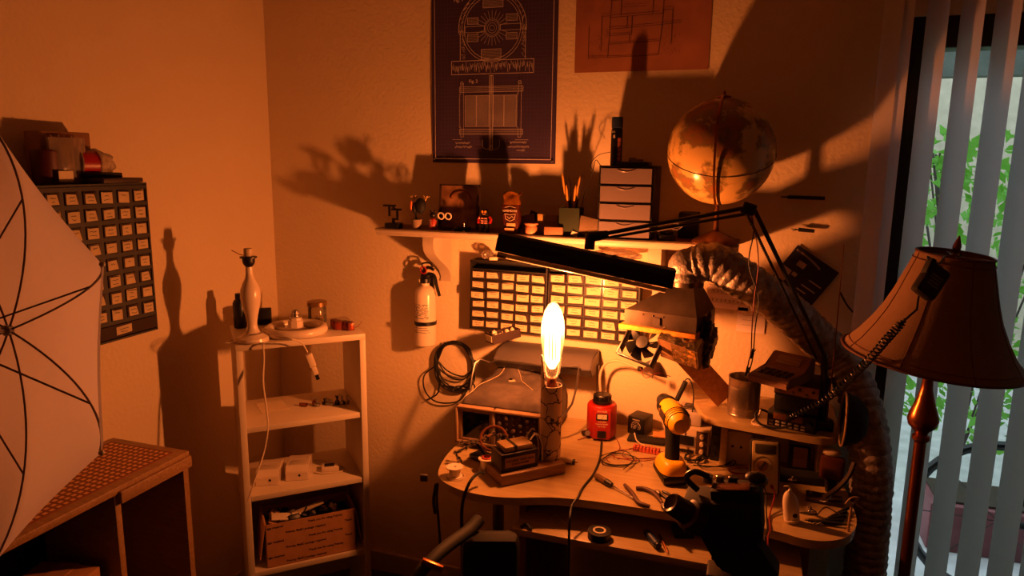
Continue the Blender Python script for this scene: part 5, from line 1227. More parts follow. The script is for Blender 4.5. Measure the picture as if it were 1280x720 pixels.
# sockets below the raised shelf
def plate(px0, py0, px1, py1, y, m, name, lab, cat, holes=False):
    A_, B_ = W(px0, py0, y=y), W(px1, py1, y=y); z0_ = DZ0+.0004; z1_ = min(A_.z, hz-.022)
    t = thing(name, lab, cat, ((A_.x+B_.x)/2, y+.02, z0_)); G().b2(((A_.x-B_.x)/2, -.02, 0), ((B_.x-A_.x)/2, .012, z1_-z0_), .003).build('body', m, t)
    if holes:
        for s in (-1, 1): G().lathe([(.004, 0), (.004, .001), (.001, .0012)], (s*.012, -.0202, (z1_-z0_)*.55), (0, -1, 0), 12).build('socket_hole', m_black, t)
    return t
plate(904, 538, 938, 580, -.215, m_ceram, 'socket_box', 'white box with two small holes under the raised desk shelf', 'socket', True)
plate(956, 545, 984, 578, -.15, m_lgrey, 'pale_box', 'plain pale box behind the multimeter under the raised shelf', 'box')
t = plate(988, 560, 1012, 590, -.20, m_black, 'framed_module', 'black module with a tan front under the raised shelf', 'module')
G().b2((-.019, -.0215, .012), (.019, -.0205, .072)).build('front_panel', m_wood, t)

# multimeter
p = W(955, 623, z=DZ0)
t = thing('multimeter', 'yellow multimeter with grey display leaning upright behind the camera', 'multimeter', (p.x, p.y, DZ0+.0108), rot=(R(-22), 0, R(6)))
m_mm = mat('multimeter_yellow', (.66, .58, .38), .5)
G().b2((-.040, 0, 0), (.040, .026, .145), .010).build('holster', m_black, t)
G().b2((-.034, -.004, .005), (.034, .004, .140), .004).build('face', m_mm, t)
G().b2((-.027, -.0055, .108), (.027, -.0038, .132), .001).build('display', mat('lcd_grey', (.26, .24, .20), .3), t)
g = G(); g.tube([(-.006+.024*math.cos(R(a)), -.0045, .075+.024*math.sin(R(a))) for a in range(-20, 201, 10)], .0006, 5); g.build('dial_scale', m_ink, t)
G().lathe([(.015, 0), (.014, .004), (.001, .0045)], (-.008, -.004, .075), (0, -1, 0), 28).build('dial_knob', mat('tan_knob', (.52, .38, .22), .5), t); G().box((-.008, -.010, .075), (.006, .005, .026), (0, .5, 0), .001).build('dial_pointer', m_dark, t)
for x, m_ in ((-.004, m_black), (.018, m_wire_red)): G().lathe([(.0048, 0), (.0048, .010), (.003, .018)], (x, -.004, .024), (0, -1, -.3), 14).build('plug', m_, t)
T_ = Matrix.Translation(t.location) @ t.rotation_euler.to_matrix().to_4x4()
for x, m_, px, lab in ((-.004, m_rubber, 959, 'black test lead dropping from the multimeter over the desk edge'), (.018, m_wire_red, 963, 'red test lead dropping from the multimeter over the desk edge')):
    wire('test_lead', [T_ @ V(x, -.022, .018), T_ @ V(x+.002, -.045, .004), W(px-1, 645, z=DZ0+.004), W(px, 662, z=DZ0+.003), W(px-3, 672, y=-.65), W(px-3, 700, y=-.685), W(px-4, 740, y=-.685)], .0019, m_, lab)
# white handheld gadget
a = W(990, 650, z=DZ0+.0055)
t = thing('glue_gun_shell', 'white rounded handheld gadget standing with small dark screen at the desk right', 'gadget', a, rot=(R(0), R(-14), R(14)))
g = G()
def gg(i, j):
    z = .005+.074*j; rx_ = .0195*max(.05, 1-max(0, (j-.35)/.65)**2.6)**.5; a_ = 2*PI*i; return V(rx_*math.cos(a_)+.004*math.sin(j*2), rx_*.75*math.sin(a_), z)
g.grid(gg, 28, 14); g.quad(*[gg(k/28, 0) for k in range(28)]); g.build('body', m_ceram, t); G().tube([(.004, 0, .074), (.010, 0, .084), (.006, 0, .092), (-.004, 0, .093)], [.005, .003, .002, .0015], 10).build('nozzle', m_ceram, t)
G().lathe([(.006, 0), (.006, .0015), (.001, .002)], (.006, -.0135, .018), (0, -1, .1), 16).build('round_window', m_black, t); G().box((.005, -.0132, .036), (.005, .002, .013), None, .0005).build('slot_window', m_black, t); G().lathe([(.019, 0), (.019, .006), (.001, .006)], n=24).build('base', m_beige, t)
# alligator clips and dark tools by it
def clip(a, b_, lab, m_=m_chrome, name='alligator_clip'):
    t = thing(name, lab, 'clip', a); d = b_-a; GW(t).tube([a, a.lerp(b_, .35), a.lerp(b_, .6), b_], [.0012, .005, .005, .0035], 8).build('jaws', m_, t); GW(t).sph(a.lerp(b_, .55)+V(0, 0, .005), .0045, 10).build('spring', m_, t); return t
clip(W(998, 641, z=DZ0+.012), W(1022, 643, z=DZ0+.012), 'chrome alligator clip right of the white gadget'); clip(W(1004, 633, z=DZ0+.016), W(1020, 641, z=DZ0+.016), 'bright clip lying across the first alligator clip')
for k in range(5):
    a_, b2_ = W(1006+k*4, 650+k*1.5, z=DZ0+.006), W(1052+k*2, 655-k*5, z=DZ0+.008); g = G(); g.tube([a_, a_.lerp(b2_, .45), a_.lerp(b2_, .46), b2_], [.0015, .0018, .005, .0045], 10)
    solo(g, 'needle_file', m_blackm, ['front dark tool of the bundle', 'second dark tool of the bundle', 'middle dark tool of the bundle', 'fourth dark tool of the bundle', 'rear dark tool of the bundle'][k]+' on the right end of the desk', 'tool', 'dark tools on the desk end')
wire('clip_lead', [W(1022, 643, z=DZ0+.014), W(1032, 634, z=DZ0+.02), W(1046, 641, z=DZ0+.012), W(1056, 648, z=DZ0+.006)], .0018, m_dark, 'dark lead of the chrome alligator clips', 'wire')
# pale wire figure standing at right
a_ = W(1060, 664, z=DZ0)
t = thing('wire_stand', 'thin tan upright post with twisted tie near the right desk corner', 'post', a_)
G().tube([(0, 0, 0), (.001, 0, .05), (.003, 0, .075)], .003, 8).build('post', m_wood, t); G().tube(smooth([(-.012, 0, .070), (.0, 0, .088), (.016, 0, .09), (.008, 0, .078), (.026, -.004, .066)], 5), .002, 8).build('twist_tie', m_wood, t)
# microphone hung at right below shelf
p = W(1040, 585, y=-.31)
t = thing('hand_microphone', 'brown glossy hand microphone leaning at the right end of the desk', 'microphone', (p.x, p.y, DZ0+.001), R(-8))
m_brn = mat('brown_gloss', (.30, .15, .09), .25)
mz = p.z-DZ0
G().box((0, 0, mz), (.062, .028, .066), bev=.009).build('body', m_brn, t); G().tube([(0, 0, mz-.03), (.002, 0, .0)], [.018, .014], 14).build('stem', m_black, t); G().sph((-.004, .004, mz+.042), .019, 14, (1.3, .8, .6)).build('top_foam', m_beige, t)
wire('mic_strap', [W(1068, 578, y=-.36), W(1060, 596, y=-.37), W(1045, 612, y=-.38), W(1030, 622, y=-.40)], .007, m_dark, 'flat brown strap sloping down from the duct to the desk right', 'strap')
g = G(); c = W(1005, 605, z=DZ0); g.box(c+V(0, .02, .012), (.15, .05, .024), (0, 0, .08), .004); solo(g, 'black_case', m_blackm, 'long black case lying under the raised shelf right of the multimeter', 'case')
g = G(); c = W(1030, 628, z=DZ0); g.box(c+V(0, .01, .006), (.09, .05, .012), (0, 0, -.1), .003); solo(g, 'brown_wallet', m_dark, 'flat brown pad lying behind the alligator clips', 'pad')
wire('steel_ring_wire', [W(1012, 612, z=DZ0+.02), W(1018, 622, z=DZ0+.006), W(1032, 627, z=DZ0+.016), W(1040, 618, z=DZ0+.028)], .0014, m_metal, 'thin steel wire curl over the dark case at right', 'wire')
a_ = W(985, 600, z=DZ0+.028); clip(a_, a_+V(.022, .004, .004), 'small chrome clip on the black case under the raised shelf')

# on the keyboard shelf
kz = TZK+.0005
p = W(749, 672, z=kz+.0)
t = thing('tape_roll', 'roll of black tape with a pale core on the lower desk shelf', 'tape', p)
G().lathe([(.017, 0), (.030, 0), (.030, .020), (.017, .020)], n=36).build('tape', m_black, t); G().lathe([(.012, .0015), (.017, .0015), (.017, .0215), (.012, .0215), (.012, .0015)], n=32, cap=False).build('core', m_paper, t)
p = W(815, 678, z=kz); d_ = (W(825, 690, z=kz)-W(806, 668, z=kz)).normalized()
g = G(); g.tube([p-d_*.03+V(0, 0, .010), p+d_*.028+V(0, 0, .010)], .0095, 16); g.mi = 1; g.tube([p+d_*.029+V(0, 0, .010), p+d_*.036+V(0, 0, .010)], .0085, 16); g.tube([p-d_*.04+V(0, 0, .010), p-d_*.031+V(0, 0, .010)], [.006, .009], 14)
solo(g, 'small_torch', [m_blue, m_black], 'dark blue torch lying on the lower desk shelf', 'torch')
a_, b2_ = W(824, 668, z=kz+.004), W(835, 691, z=kz+.004); g = G(); g.tube([a_, a_.lerp(b2_, .7), b2_], [.003, .004, .0008], 8); solo(g, 'scribe', m_brass, 'small pointed scribe right of the blue torch', 'tool')
g = G(); c = W(655, 661, z=kz); g.tube(smooth([c+V(-.01, .0, .003), c+V(.005, .008, .010), c+V(.02, -.004, .004), c+V(.012, .01, .006), c+V(-.004, .012, .004)], 5), .004, 8); solo(g, 'black_connector', m_black, 'little black connector at the left end of the lower desk shelf', 'connector')
g = G(); c = W(852, 672, z=kz); g.box(c+V(0, .02, .008), (.05, .05, .016), (0, 0, .3), .002); g.mi = 1; g.quad(c+V(-.024, -.012, .0165), c+V(.014, -.004, .0165), c+V(.010, .016, .0165), c+V(-.018, .016, .0165)); solo(g, 'foil_packet', [m_blackm, m_metal], 'black packet with a shiny top on the lower shelf below the camera', 'packet')
g = G(); c = W(895, 680, z=kz); g.box(c+V(-.01, .10, .006), (.030, .02, .012), (0, 0, .2), .002); solo(g, 'tan_block', m_pine, 'small tan block on the lower shelf right of the black packet', 'block')
for (px, py, s_) in ((700, 655, 0), (692, 648, 1)): 
    g = G(); c = W(px, py+6, z=kz); g.tube(smooth([c+V(-.02, .02, .003), c+V(0, .03, .008), c+V(.02, .015, .004)], 4), .0016, 6); solo(g, 'shelf_wire', m_metal, ['thin grey wire curl in the shadow of the lower shelf', 'second thinner wire curl at the back of the lower shelf'][s_], 'wire')

# ================================================================== raised shelf things
p = W(928, 523, z=hz)
t = thing('tin_can', 'open ribbed steel tin can standing on the raised desk shelf', 'can', (p.x, p.y+.045, hz+.0005))
pr = [(.001, .002), (.045, .002), (.0465, 0), (.0475, .003), (.0455, .005)]
z = .012
while z < .022: pr.append((.0455, z)); z += .005
k = 0
while z < .085: pr.append((.0458 if k % 2 else .0445, z)); z += .0028; k += 1
pr += [(.0455, .09), (.0455, .108), (.0475, .110), (.0470, .113), (.0445, .112), (.0440, .108), (.0440, .006), (.001, .006)]
G().lathe(pr, n=56).build('can', mat('tinned_steel', (.72, .66, .60), .3, .8, noise_amt=.2, scale=18), t, ang=60)
rzr = R(-17)
fl = W(958, 531, z=hz)
def Rdev(w_, d_, z0_, z1_, name, lab, cat, fx=0.0, fy=0.0, m=m_black, r=rzr):
    o = V(fl.x, fl.y, 0)+V(math.cos(r), math.sin(r), 0)*(w_/2+fx)+V(-math.sin(r), math.cos(r), 0)*(d_/2+fy)
    t = thing(name, lab, cat, (o.x, o.y, z0_), r); G().b2((-w_/2, -d_/2, 0), (w_/2, d_/2, z1_-z0_), .003).build('case', m, t); return t
t = Rdev(.130, .16, hz+.0005, hz+.046, 'two_way_radio', 'black two way radio with rows of lit buttons, lowest of the stack', 'radio')
G().b2((-.048, -.0825, .024), (.030, -.0798, .041), .001).build('display', mat('amber_display', (.46, .28, .16), .3), t)
for r_ in range(2):
    for c_ in range(6): G().b2((-.058+c_*.017, -.083, .005+r_*.009), (-.047+c_*.017, -.0798, .010+r_*.009), .0008).build('button', m_lgrey, t)
G().lathe([(.010, 0), (.008, .012), (.001, .0125)], (.050, -.0798, .024), (0, -1, 0), 20).build('volume_knob', m_black, t)
t = Rdev(.118, .14, hz+.0468, hz+.092, 'black_receiver', 'plain black receiver box in the middle of the radio stack', 'radio', .012, .012)
t = Rdev(.120, .13, hz+.0928, hz+.132, 'open_chassis', 'tan faced chassis with small parts under the sloping console', 'radio', .010, .012, m_dark)
G().b2((-.058, -.0675, .006), (.058, -.0648, .034)).build('front_plate', mat('tan_plate', (.62, .44, .30), .5), t)
for k in range(6): G().lathe([(.004, 0), (.004, .005), (.001, .0055)], (-.045+k*.018, -.0675, .012+.012*(k % 2)), (0, -1, 0), 12).build('knob', m_black if k % 2 else m_metal, t)
Lc, Fc = W(935, 462, y=-.30), W(985, 476, y=-.36); rc_ = math.atan2(Fc.y-Lc.y, Fc.x-Lc.x); wc = (Fc-Lc).length
o = V(Fc.x, Fc.y, 0)-V(math.cos(rc_), math.sin(rc_), 0)*wc*.5
t = thing('desk_console', 'sloping brown desk console with keypad on top of the radio stack', 'console', (o.x, o.y, hz+.1328), rc_)
m_cons = mat('brown_console', (.50, .34, .24), .5)
g = G(); g.prism([(0, 0), (.150, 0), (.150, .062), (.134, .066), (.092, .030), (.01, .024), (0, .020)], -wc/2, wc/2, 'x'); bmesh.ops.bevel(g.bm, geom=g.bm.edges[:], offset=.003, segments=2, affect='EDGES'); g.build('case', m_cons, t)
for r_ in range(3):
    for c_ in range(5): G().b2((-.042+c_*.018, .022+r_*.018, .0245+.0009*r_), (-.030+c_*.018, .033+r_*.018, .0295+.0009*r_), .001).build('key', m_dark, t)
g = G(); g.box((0, .113, .0495), (.07, .028, .002), (R(41), 0, 0)); g.build('window', m_wood, t)
wire('handset_cord', [W(962, 516, y=-.25), W(950, 512, y=-.27), W(944, 520, y=-.29), W(952, 531, y=-.30), W(972, 535, y=-.31), W(990, 532, y=-.325)], .0035, m_rubber, 'thick cord looped at the left of the radio stack')
wire('pale_cable', [W(951, 512, y=-.28), W(948, 520, y=-.285), W(940, 528, z=hz+.004), W(950, 532, z=hz+.004), W(963, 534, z=hz+.004)], .0035, m_beige, 'pale cord tail on the raised shelf between can and radio')
wire('thin_antenna_lead', [W(954, 466, y=-.22), W(950, 476, y=-.23), W(944, 486, y=-.24)], .002, m_blackm, 'short black lead dropping from the console onto the can')
t = thing('round_speaker', 'dark round speaker with tan rim standing at the right end of the raised shelf', 'speaker', (2.055, -.335, .845))
sp = W(1056, 524, y=-.335); t.location = (sp.x, sp.y, sp.z-.072); axs = V(-1, .03, .02).normalized(); 
g = G(); g.lathe([(.001, -.055), (.035, -.052), (.060, -.032), (.070, -.006), (.071, .002), (.066, .004), (.058, -.004), (.001, -.008)], (0, 0, .072), axs, 44); g.build('shell', m_blackm, t)
g = G(); u, v = frame(axs); g.tube([V(0, 0, .072)+axs*.004+(u*math.cos(k*PI/24)+v*math.sin(k*PI/24))*.071 for k in range(48)], .003, 8, closed=True); g.build('rim', m_wood, t)
# antenna
a, b_ = W(1042, 452, y=-.26), W(1055, 305, y=-.26)
g = G(); g.tube([V(a.x-.006, a.y, hz), a, b_], [.0022, .002, .001], 8); solo(g, 'whip_antenna', m_brass, 'thin upright whip antenna in front of the pinned navy card', 'antenna')
wire('wall_wire', [W(1050, 365, y=-.012), W(1060, 383, y=-.012), W(1074, 397, y=-.012), W(1080, 401, y=-.02)], .003, m_rubber, 'short black wire on the wall left of the lamp shade')

# ================================================================== fume hood, duct, board
hc = W(838, 386, y=-.28)
hood = thing('fume_hood', 'sheet metal fume hood with foam rim, fan and wooden box below', 'hood', (hc.x, hc.y, hc.z), R(-14))
hw_, hd_ = .104, .082
g = G(); top = [(.015, -.035), (.075, -.035), (.075, .035), (.015, .035)]; zt_ = .075
lo = [(-hw_, -hd_), (hw_, -hd_), (hw_, hd_), (-hw_, hd_)]
vs = [V(x, y, 0) for x, y in lo]+[V(x, y, zt_) for x, y in top]
fs = [(i, (i+1) % 4, 4+(i+1) % 4, 4+i) for i in range(4)]; g._faces(vs, fs); g.build('hopper', m_sheet, hood, False)
g = G(); 
for s in ((0, -hd_, 2*hw_, .0015), (0, hd_, 2*hw_, .0015)): g.box((s[0], s[1], -.020), (s[2], s[3], .042))
for s in (-hw_, hw_): g.box((s, 0, -.020), (.0015, 2*hd_, .042))
g.build('skirt', m_sheet, hood, False)
g = G()
for k in range(5): g.sph((-.05+.03*k if k < 3 else .045, -hd_-.0015 if k < 3 else -.03+.03*k*.3, -.008 if k < 3 else .05), .0022, 8)
g.build('rivet', m_metal, hood)
G().b2((-hw_-.014, -hd_-.012, -.056), (hw_+.004, hd_, -.0415), .003).build('foam_rim', mat('orange_foam', (.90, .60, .18), .85, noise_amt=.15, scale=60), hood)
G().cyl((.045, 0, .072), (.045, 0, .10), .046, n=32).build('duct_collar', m_sheet, hood)
g = G(); g.b2((-.018, -hd_-.004, -.034), (.002, -hd_-.0012, -.012)); g.build('latch', m_dark, hood)
# fan
Mf = Matrix.Translation((-.052, -.067, -.094)) @ Euler((R(-32), R(8), R(-10))).to_matrix().to_4x4()
g = G(Mf); r_o, hf = .044, .058
for a, b_ in (((-hf, -.013, -hf), (hf, .013, -hf+.005)), ((-hf, -.013, hf-.005), (hf, .013, hf)), ((-hf, -.013, -hf), (-hf+.005, .013, hf)), ((hf-.005, -.013, -hf), (hf, .013, hf))): g.b2(a, b_, .001)
for sx in (-1, 1):
    for sz_ in (-1, 1): g.prism([(sx*hf, sz_*hf), (sx*hf, sz_*(hf-.024)), (sx*(hf-.012), sz_*(hf-.012)), (sx*(hf-.024), sz_*hf)], -.012, -.009, 'y')
fan = g.build('fan_frame', m_black, hood)
g = G(Mf); g.lathe([(.017, -.010), (.018, .008), (.001, .009)], (0, 0, 0), (0, -1, 0), 24); fh = g.build('fan_hub', m_black, fan)
for k in range(7):
    a = 2*PI*k/7; g = G(Mf)
    def bl_(i, j, a=a): 
        rr_ = .017+.034*i; aa = a+(j-.5)*.62+.25*i; return V(rr_*math.cos(aa), (j-.5)*.018, rr_*math.sin(aa))
    g.grid(bl_, 4, 4); g.grid(lambda i, j: bl_(i, j)+V(0, .001, 0), 4, 4); g.build('fan_blade', m_black, fan)
g = G(Mf)
for k in range(3): a = 2*PI*k/3+.5; g.tube([(.015*math.cos(a), .010, .015*math.sin(a)), (.050*math.cos(a), .010, .050*math.sin(a))], .002, 6)
g.build('fan_spoke', m_black, fan)
# wooden filter box with foil
Mw = Matrix.Translation((.058, -.060, -.105)) @ Euler((R(-44), R(12), R(0))).to_matrix().to_4x4()
g = G(Mw); g.b2((-.060, -.055, -.012), (.056, .050, -.006)); g.b2((-.060, .044, -.012), (.056, .050, .03)); g.b2((-.060, -.055, -.012), (-.054, .05, .03)); g.b2((.050, -.055, -.012), (.056, .05, .03)); fb = g.build('wooden_tray', m_wood, hood)
g = G(Mw); g.grid(lambda i, j: V(-.058+.112*i, -.057-.004*noise.noise(V(i*8, j*8, 1)), -.012+.044*j), 14, 8); g.grid(lambda i, j: V(-.02+.07*i, -.052+.09*j, -.013-.003*noise.noise(V(i*8, j*8, 1))), 12, 12); g.build('foil_tape', mat('crumpled_foil', (.80, .72, .58), .22, .95, noise_amt=.1, bump=.8, bscale=60), hood, ang=15)
g = crumple((.107, -.005, -.075), .024, .052, .06, seed=21, amp=.55, n=22); g.build('crumpled_tape', mat('dark_crumpled_tape', (.22, .14, .10), .35, .3, noise_amt=.3, scale=30), hood, ang=20)
g = G(); g.tube(smooth([(-.03, -.13, -.15), (-.01, -.14, -.172), (.02, -.13, -.155), (.05, -.11, -.165)], 5), .001, 5); g.build('fan_wire', m_wire_red, hood)
# duct
m_duct = mat('duct_foil', (.66, .62, .60), .42, .4, noise_amt=.3, scale=45, bump=.9, bscale=110)
dT = Matrix.Translation(hood.location) @ hood.rotation_euler.to_matrix().to_4x4()
c0 = dT @ V(.045, 0, .088)
dp_ = [c0, c0+V(.000, 0, .035), W(870, 331, y=-.29), W(893, 328, y=-.29), W(925, 347, y=-.28), W(962, 372, y=-.26), W(1002, 405, y=-.20), W(1042, 443, y=-.155), W(1068, 482, y=-.185), W(1082, 530, y=-.23), W(1088, 585, y=-.26), W(1087, 640, y=-.26), W(1082, 700, y=-.26)]
last = dp_[-1]; dp_ += [V(last.x+.005, last.y, last.z-.15), V(last.x+.01, last.y, last.z-.35), V(last.x+.01, last.y, .02)]
cl = smooth(dp_, 60)
# resample evenly
acc = [0]
for a, b_ in zip(cl, cl[1:]): acc.append(acc[-1]+(b_-a).length)
step = .0034; n = int(acc[-1]/step); pts = []; j = 0
for k in range(n+1):
    s = k*step
    while j < len(acc)-2 and acc[j+1] < s: j += 1
    pts.append(cl[j].lerp(cl[j+1], min(1, (s-acc[j])/max(1e-9, acc[j+1]-acc[j]))))
g = G(); rd = random.Random(3); ridge = [rd.uniform(.8, 1.2) for _ in range(400)]
def rf(i):
    ph = (i % 7)/7.0; return .0525+.0036*ridge[i//7]*math.sin(ph*PI)**1.0-.001
g.tube(pts, .05, 40, rf=rf, cap=False)
for v in g.bm.verts:
    d = noise.noise(v.co*90)*.0026+noise.noise(v.co*22)*.0022; v.co += V(d, d*.6, d)
dct = solo(g, 'flexible_duct', m_duct, 'crinkled foil flexible duct running from the hood down past the desk', 'duct'); dct.data.set_sharp_from_angle(angle=R(50))
# wooden support board
a, b_ = W(846, 432, y=-.225), W(900, 491, y=-.15); d = (b_-a); ln = d.length; d.normalize(); yv = V(.25, -.95, .1); yv = (yv-d*yv.dot(d)).normalized(); xv = d.cross(yv)
Mb_ = Matrix(((xv.x, yv.x, d.x, (a.x+b_.x)/2), (xv.y, yv.y, d.y, (a.y+b_.y)/2), (xv.z, yv.z, d.z, (a.z+b_.z)/2), (0, 0, 0, 1)))
g = G(Mb_); g.box((0, 0, 0), (.068, .019, ln+.05), bev=.0015); solo(g, 'support_board', m_pine, 'pine board slanting from the raised shelf up to the fume hood', 'board')
for k, s in enumerate((0, .006)):
    wire('hanging_lead', [W(938-3*k, 262, y=-.37), W(942+2*k, 290, y=-.365), W(936+12*k, 330, y=-.36), W(948-5*k, 372, y=-.36), W(944-4*k, 410, y=-.36), W(942-3*k, 438, y=-.355), W(940-4*k, 452, y=-.35), W(936-3*k, 466, y=-.35)], .0018, m_wire_red if k else m_rubber, ['black test lead hanging from the lamp arm elbow', 'reddish test lead hanging from the lamp arm elbow'][k])
for k, (px, py) in enumerate(((941, 442), (934, 464))): 
    g = G(); q0 = W(px, py, y=-.352); g.tube([q0+V(0, 0, .014), q0, q0+V(-.004, 0, -.014)], [.002, .004, .0025], 8); g.tube([q0, q0+V(.006, 0, .012)], .0018, 6); solo(g, 'hanging_clip', m_blackm, ['upper black clip on the hanging test leads', 'lower black clip at the end of the hanging test leads'][k], 'clip')

# ================================================================== swing arm tube lamp
hl, hr_ = W(625, 303, y=-.50), W(840, 349, y=-.43)
base = V(W(1032, 500, y=-.25).x, -.25, hz)
t = thing('swing_arm_lamp', 'black swing arm lamp with a long unlit tube head over the desk', 'lamp', base)
d = (hr_-hl); ln = d.length; d.normalize(); up_ = (Z_-d*Z_.dot(d)).normalized(); fr = up_.cross(d)   # fr points to the room's front or back
if fr.y > 0: fr = -fr
Mh = Matrix(((d.x, fr.x, up_.x, (hl.x+hr_.x)/2), (d.y, fr.y, up_.y, (hl.y+hr_.y)/2), (d.z, fr.z, up_.z, (hl.z+hr_.z)/2), (0, 0, 0, 1)))
sh_ = [(-.045, -.020), (-.045, .008), (-.030, .026), (.024, .026), (.032, .012), (.034, -.020), (.031, -.020), (.029, .010), (.022, .022), (-.028, .022), (-.042, .006), (-.042, -.020)]
g = G(L(t) @ Mh); g.prism(sh_, -ln/2, ln/2, 'x'); g.prism([(-.045, -.020), (-.045, .008), (-.030, .026), (.024, .026), (.032, .012), (.034, -.020)], -ln/2-.004, -ln/2, 'x'); g.prism([(-.045, -.020), (-.045, .008), (-.030, .026), (.024, .026), (.032, .012), (.034, -.020)], ln/2, ln/2+.004, 'x'); g.build('lamp_head', m_blackm, t, ang=25)
g = G(L(t) @ Mh); g.tube([(-ln/2+.03, .034, -.028), (ln/2-.012, .034, -.028)], .0065, 12); g.build('fluorescent_tube', m_ceram, t)
g = G(L(t) @ Mh); g.tube([(-ln/2+.005, .034, -.028), (-ln/2+.03, .034, -.028)], .0075, 12); g.build('tube_socket', m_chrome, t)
g = G(L(t) @ Mh)
for x in (.045, .075): g.sph((x, 0, .027), .006, 10, (1.4, 1, .8))
g.build('switch', m_black, t)
kn = W(737, 303, y=-.46); g = GW(t); g.tube([kn+V(0, 0, -.018), kn+V(.002, 0, .022)], .014, 16); g.tube([kn+V(.0, 0, .014), W(760, 293, y=-.455)], [.015, .011], 14); g.build('knuckle', m_black, t)
el = W(936, 261, y=-.38); ar0 = kn+V(0, 0, .016)
g = GW(t)
g.tube([ar0, el+V(0, 0, .004)], .0055, 8); g.tube([ar0+V(0, 0, -.012), el+V(0, 0, -.012)], .004, 8); g.build('upper_arm', m_black, t)
g = GW(t); g.box(el, (.035, .02, .03), (0, .3, 0), .004); g.cyl(el+V(.0, -.014, 0), el+V(0, .014, 0), .011, n=20); g.build('elbow', m_black, t)
lo_ = W(1030, 447, y=-.29)
g = GW(t); g.tube([el+V(.012, 0, .002), lo_+V(.004, 0, 0)], .0058, 8); g.build('lower_arm', m_black, t)
g = GW(t); g.tube([el+V(-.006, -.004, -.008), lo_+V(-.018, 0, -.006)], .0038, 8); g.build('lower_arm', m_black, t)
g = GW(t); q0, q1 = el+V(-.010, -.006, -.006), el.lerp(lo_, .33)+V(-.012, -.006, -.004); n = 90; dd = (q1-q0); u, v = frame(dd)
g.tube([q0+dd*(k/n)+(u*math.cos(k*1.6)+v*math.sin(k*1.6))*.0038 for k in range(n)], .0009, 5); g.build('spring', m_metal, t)
g = GW(t); g.tube([V(lo_.x, lo_.y, lo_.z+.01), V(base.x, base.y, hz+.03)], .009, 14); g.box(V(base.x, base.y, hz+.015), (.05, .04, .030), bev=.004); g.build('clamp', m_black, t)

# ================================================================== floor lamp
lc_ = W(1164, 441, d=1.62)
t = thing('floor_lamp', 'brass floor lamp with a bell shaped tan fabric shade', 'lamp', (lc_.x, lc_.y, 0))
m_shade = mat('tan_fabric_shade', (.50, .38, .28), .8, noise_amt=.04, scale=60, bump=.15, bscale=300)
H0 = lc_.z-.012; 
Ms = Matrix.Translation((0, 0, H0)) @ Euler((R(2), R(5.0), 0)).to_matrix().to_4x4()
spf = [(.188, 0), (.183, .006), (.160, .034), (.139, .068), (.120, .105), (.105, .145), (.093, .185), (.083, .218), (.077, .238), (.076, .244)]
g = G(Ms); g.lathe(spf, n=64, cap=False); g.lathe([(r_-.0015, z) for r_, z in spf], n=64, cap=False); sh = g.build('lamp_shade', m_shade, t)
m_trimb = mat('brown_trim', (.34, .16, .10), .6)
for z_, r1_, z2_, r2_, nm_ in ((.003, .1885, .016, .1750, 'bottom_trim'), (.243, .0765, .228, .0812, 'top_trim')):
    g = G(Ms); g.torus((0, 0, z_), r1_, .003, n=64, m=8); g.torus((0, 0, z2_), r2_, .0012, n=64, m=6); g.build(nm_, m_trimb, sh)
for k in range(8):
    a = 2*PI*k/8+.25; g = G(Ms); g.tube([((r_+.0006)*math.cos(a), (r_+.0006)*math.sin(a), z) for r_, z in spf], .0010, 5); g.build('seam', m_trimb, sh)
g = G(Ms); g.tube([(-.075, 0, .238), (.075, 0, .238)], .002, 6); g.tube([(0, -.075, .238), (0, .075, .238)], .002, 6); g.build('spider', m_brass, sh)
g = G(Ms); g.lathe([(.010, .236), (.010, .242), (.004, .246), (.008, .254), (.009, .262), (.004, .278), (.001, .286)], n=20); g.build('finial', m_brass, sh)
zc = H0
pp_ = W(1160, 482, y=lc_.y); zk = W(1158, 530, y=lc_.y).z
g = G(); g.lathe([(.135, 0), (.140, .008), (.13, .022), (.07, .034), (.03, .05), (.016, .075), (.013, .10), (.013, zk-.045)], n=48); g.build('base', m_brass, t)
g = G(); g.lathe([(.013, zk-.045), (.019, zk-.038), (.019, zk-.030), (.013, zk-.026), (.016, zk-.018), (.030, zk-.004), (.0335, zk+.010), (.030, zk+.026), (.020, zk+.055), (.013, zk+.085), (.011, zk+.110), (.015, zk+.118), (.015, zk+.126), (.012, zk+.130), (.012, H0+.08)], n=40); g.build('turned_knob', m_brass, t)
g = G(); g.lathe([(.018, H0+.08), (.022, H0+.09), (.022, H0+.13), (.016, H0+.135)], n=24); g.tube([(0, 0, H0+.13), (.035, 0, H0+.245)], .002, 6); g.build('bulb_socket', m_black, t)
# microphone hung on the shade
mp_ = W(1163, 352, d=1.44)
t = thing('radio_microphone', 'black radio microphone hung by its clip on the lamp shade', 'microphone', mp_, rot=(R(-18), R(35), R(12)))
g = G(); g.box((0, 0, 0), (.048, .028, .072), bev=.008); g.build('body', m_black, t)
G().box((-.022, -.004, .022), (.012, .020, .034), (0, -.15, 0), .003).build('talk_button', m_blackm, t); G().lathe([(.006, 0), (.006, .004), (.001, .005)], (0, .014, .02), (0, 1, 0), 16).build('hang_stud', m_metal, t)
g = G(); 
for k in range(4): g.b2((-.012, -.0148, -.012+k*.007), (.012, -.0138, -.009+k*.007))
g.build('grille', m_grey, t)
g = GW(t); rimp = Ms @ V(-.02, -.075, .245)+V(lc_.x, lc_.y, 0); g.tube(smooth([mp_+V(0, .012, .03), mp_+V(-.008, .01, .05), W(1173, 330, d=1.475), W(1182, 320, d=1.51), W(1190, 328, d=1.54)], 5), .002, 6); g.build('hook', m_black, t)
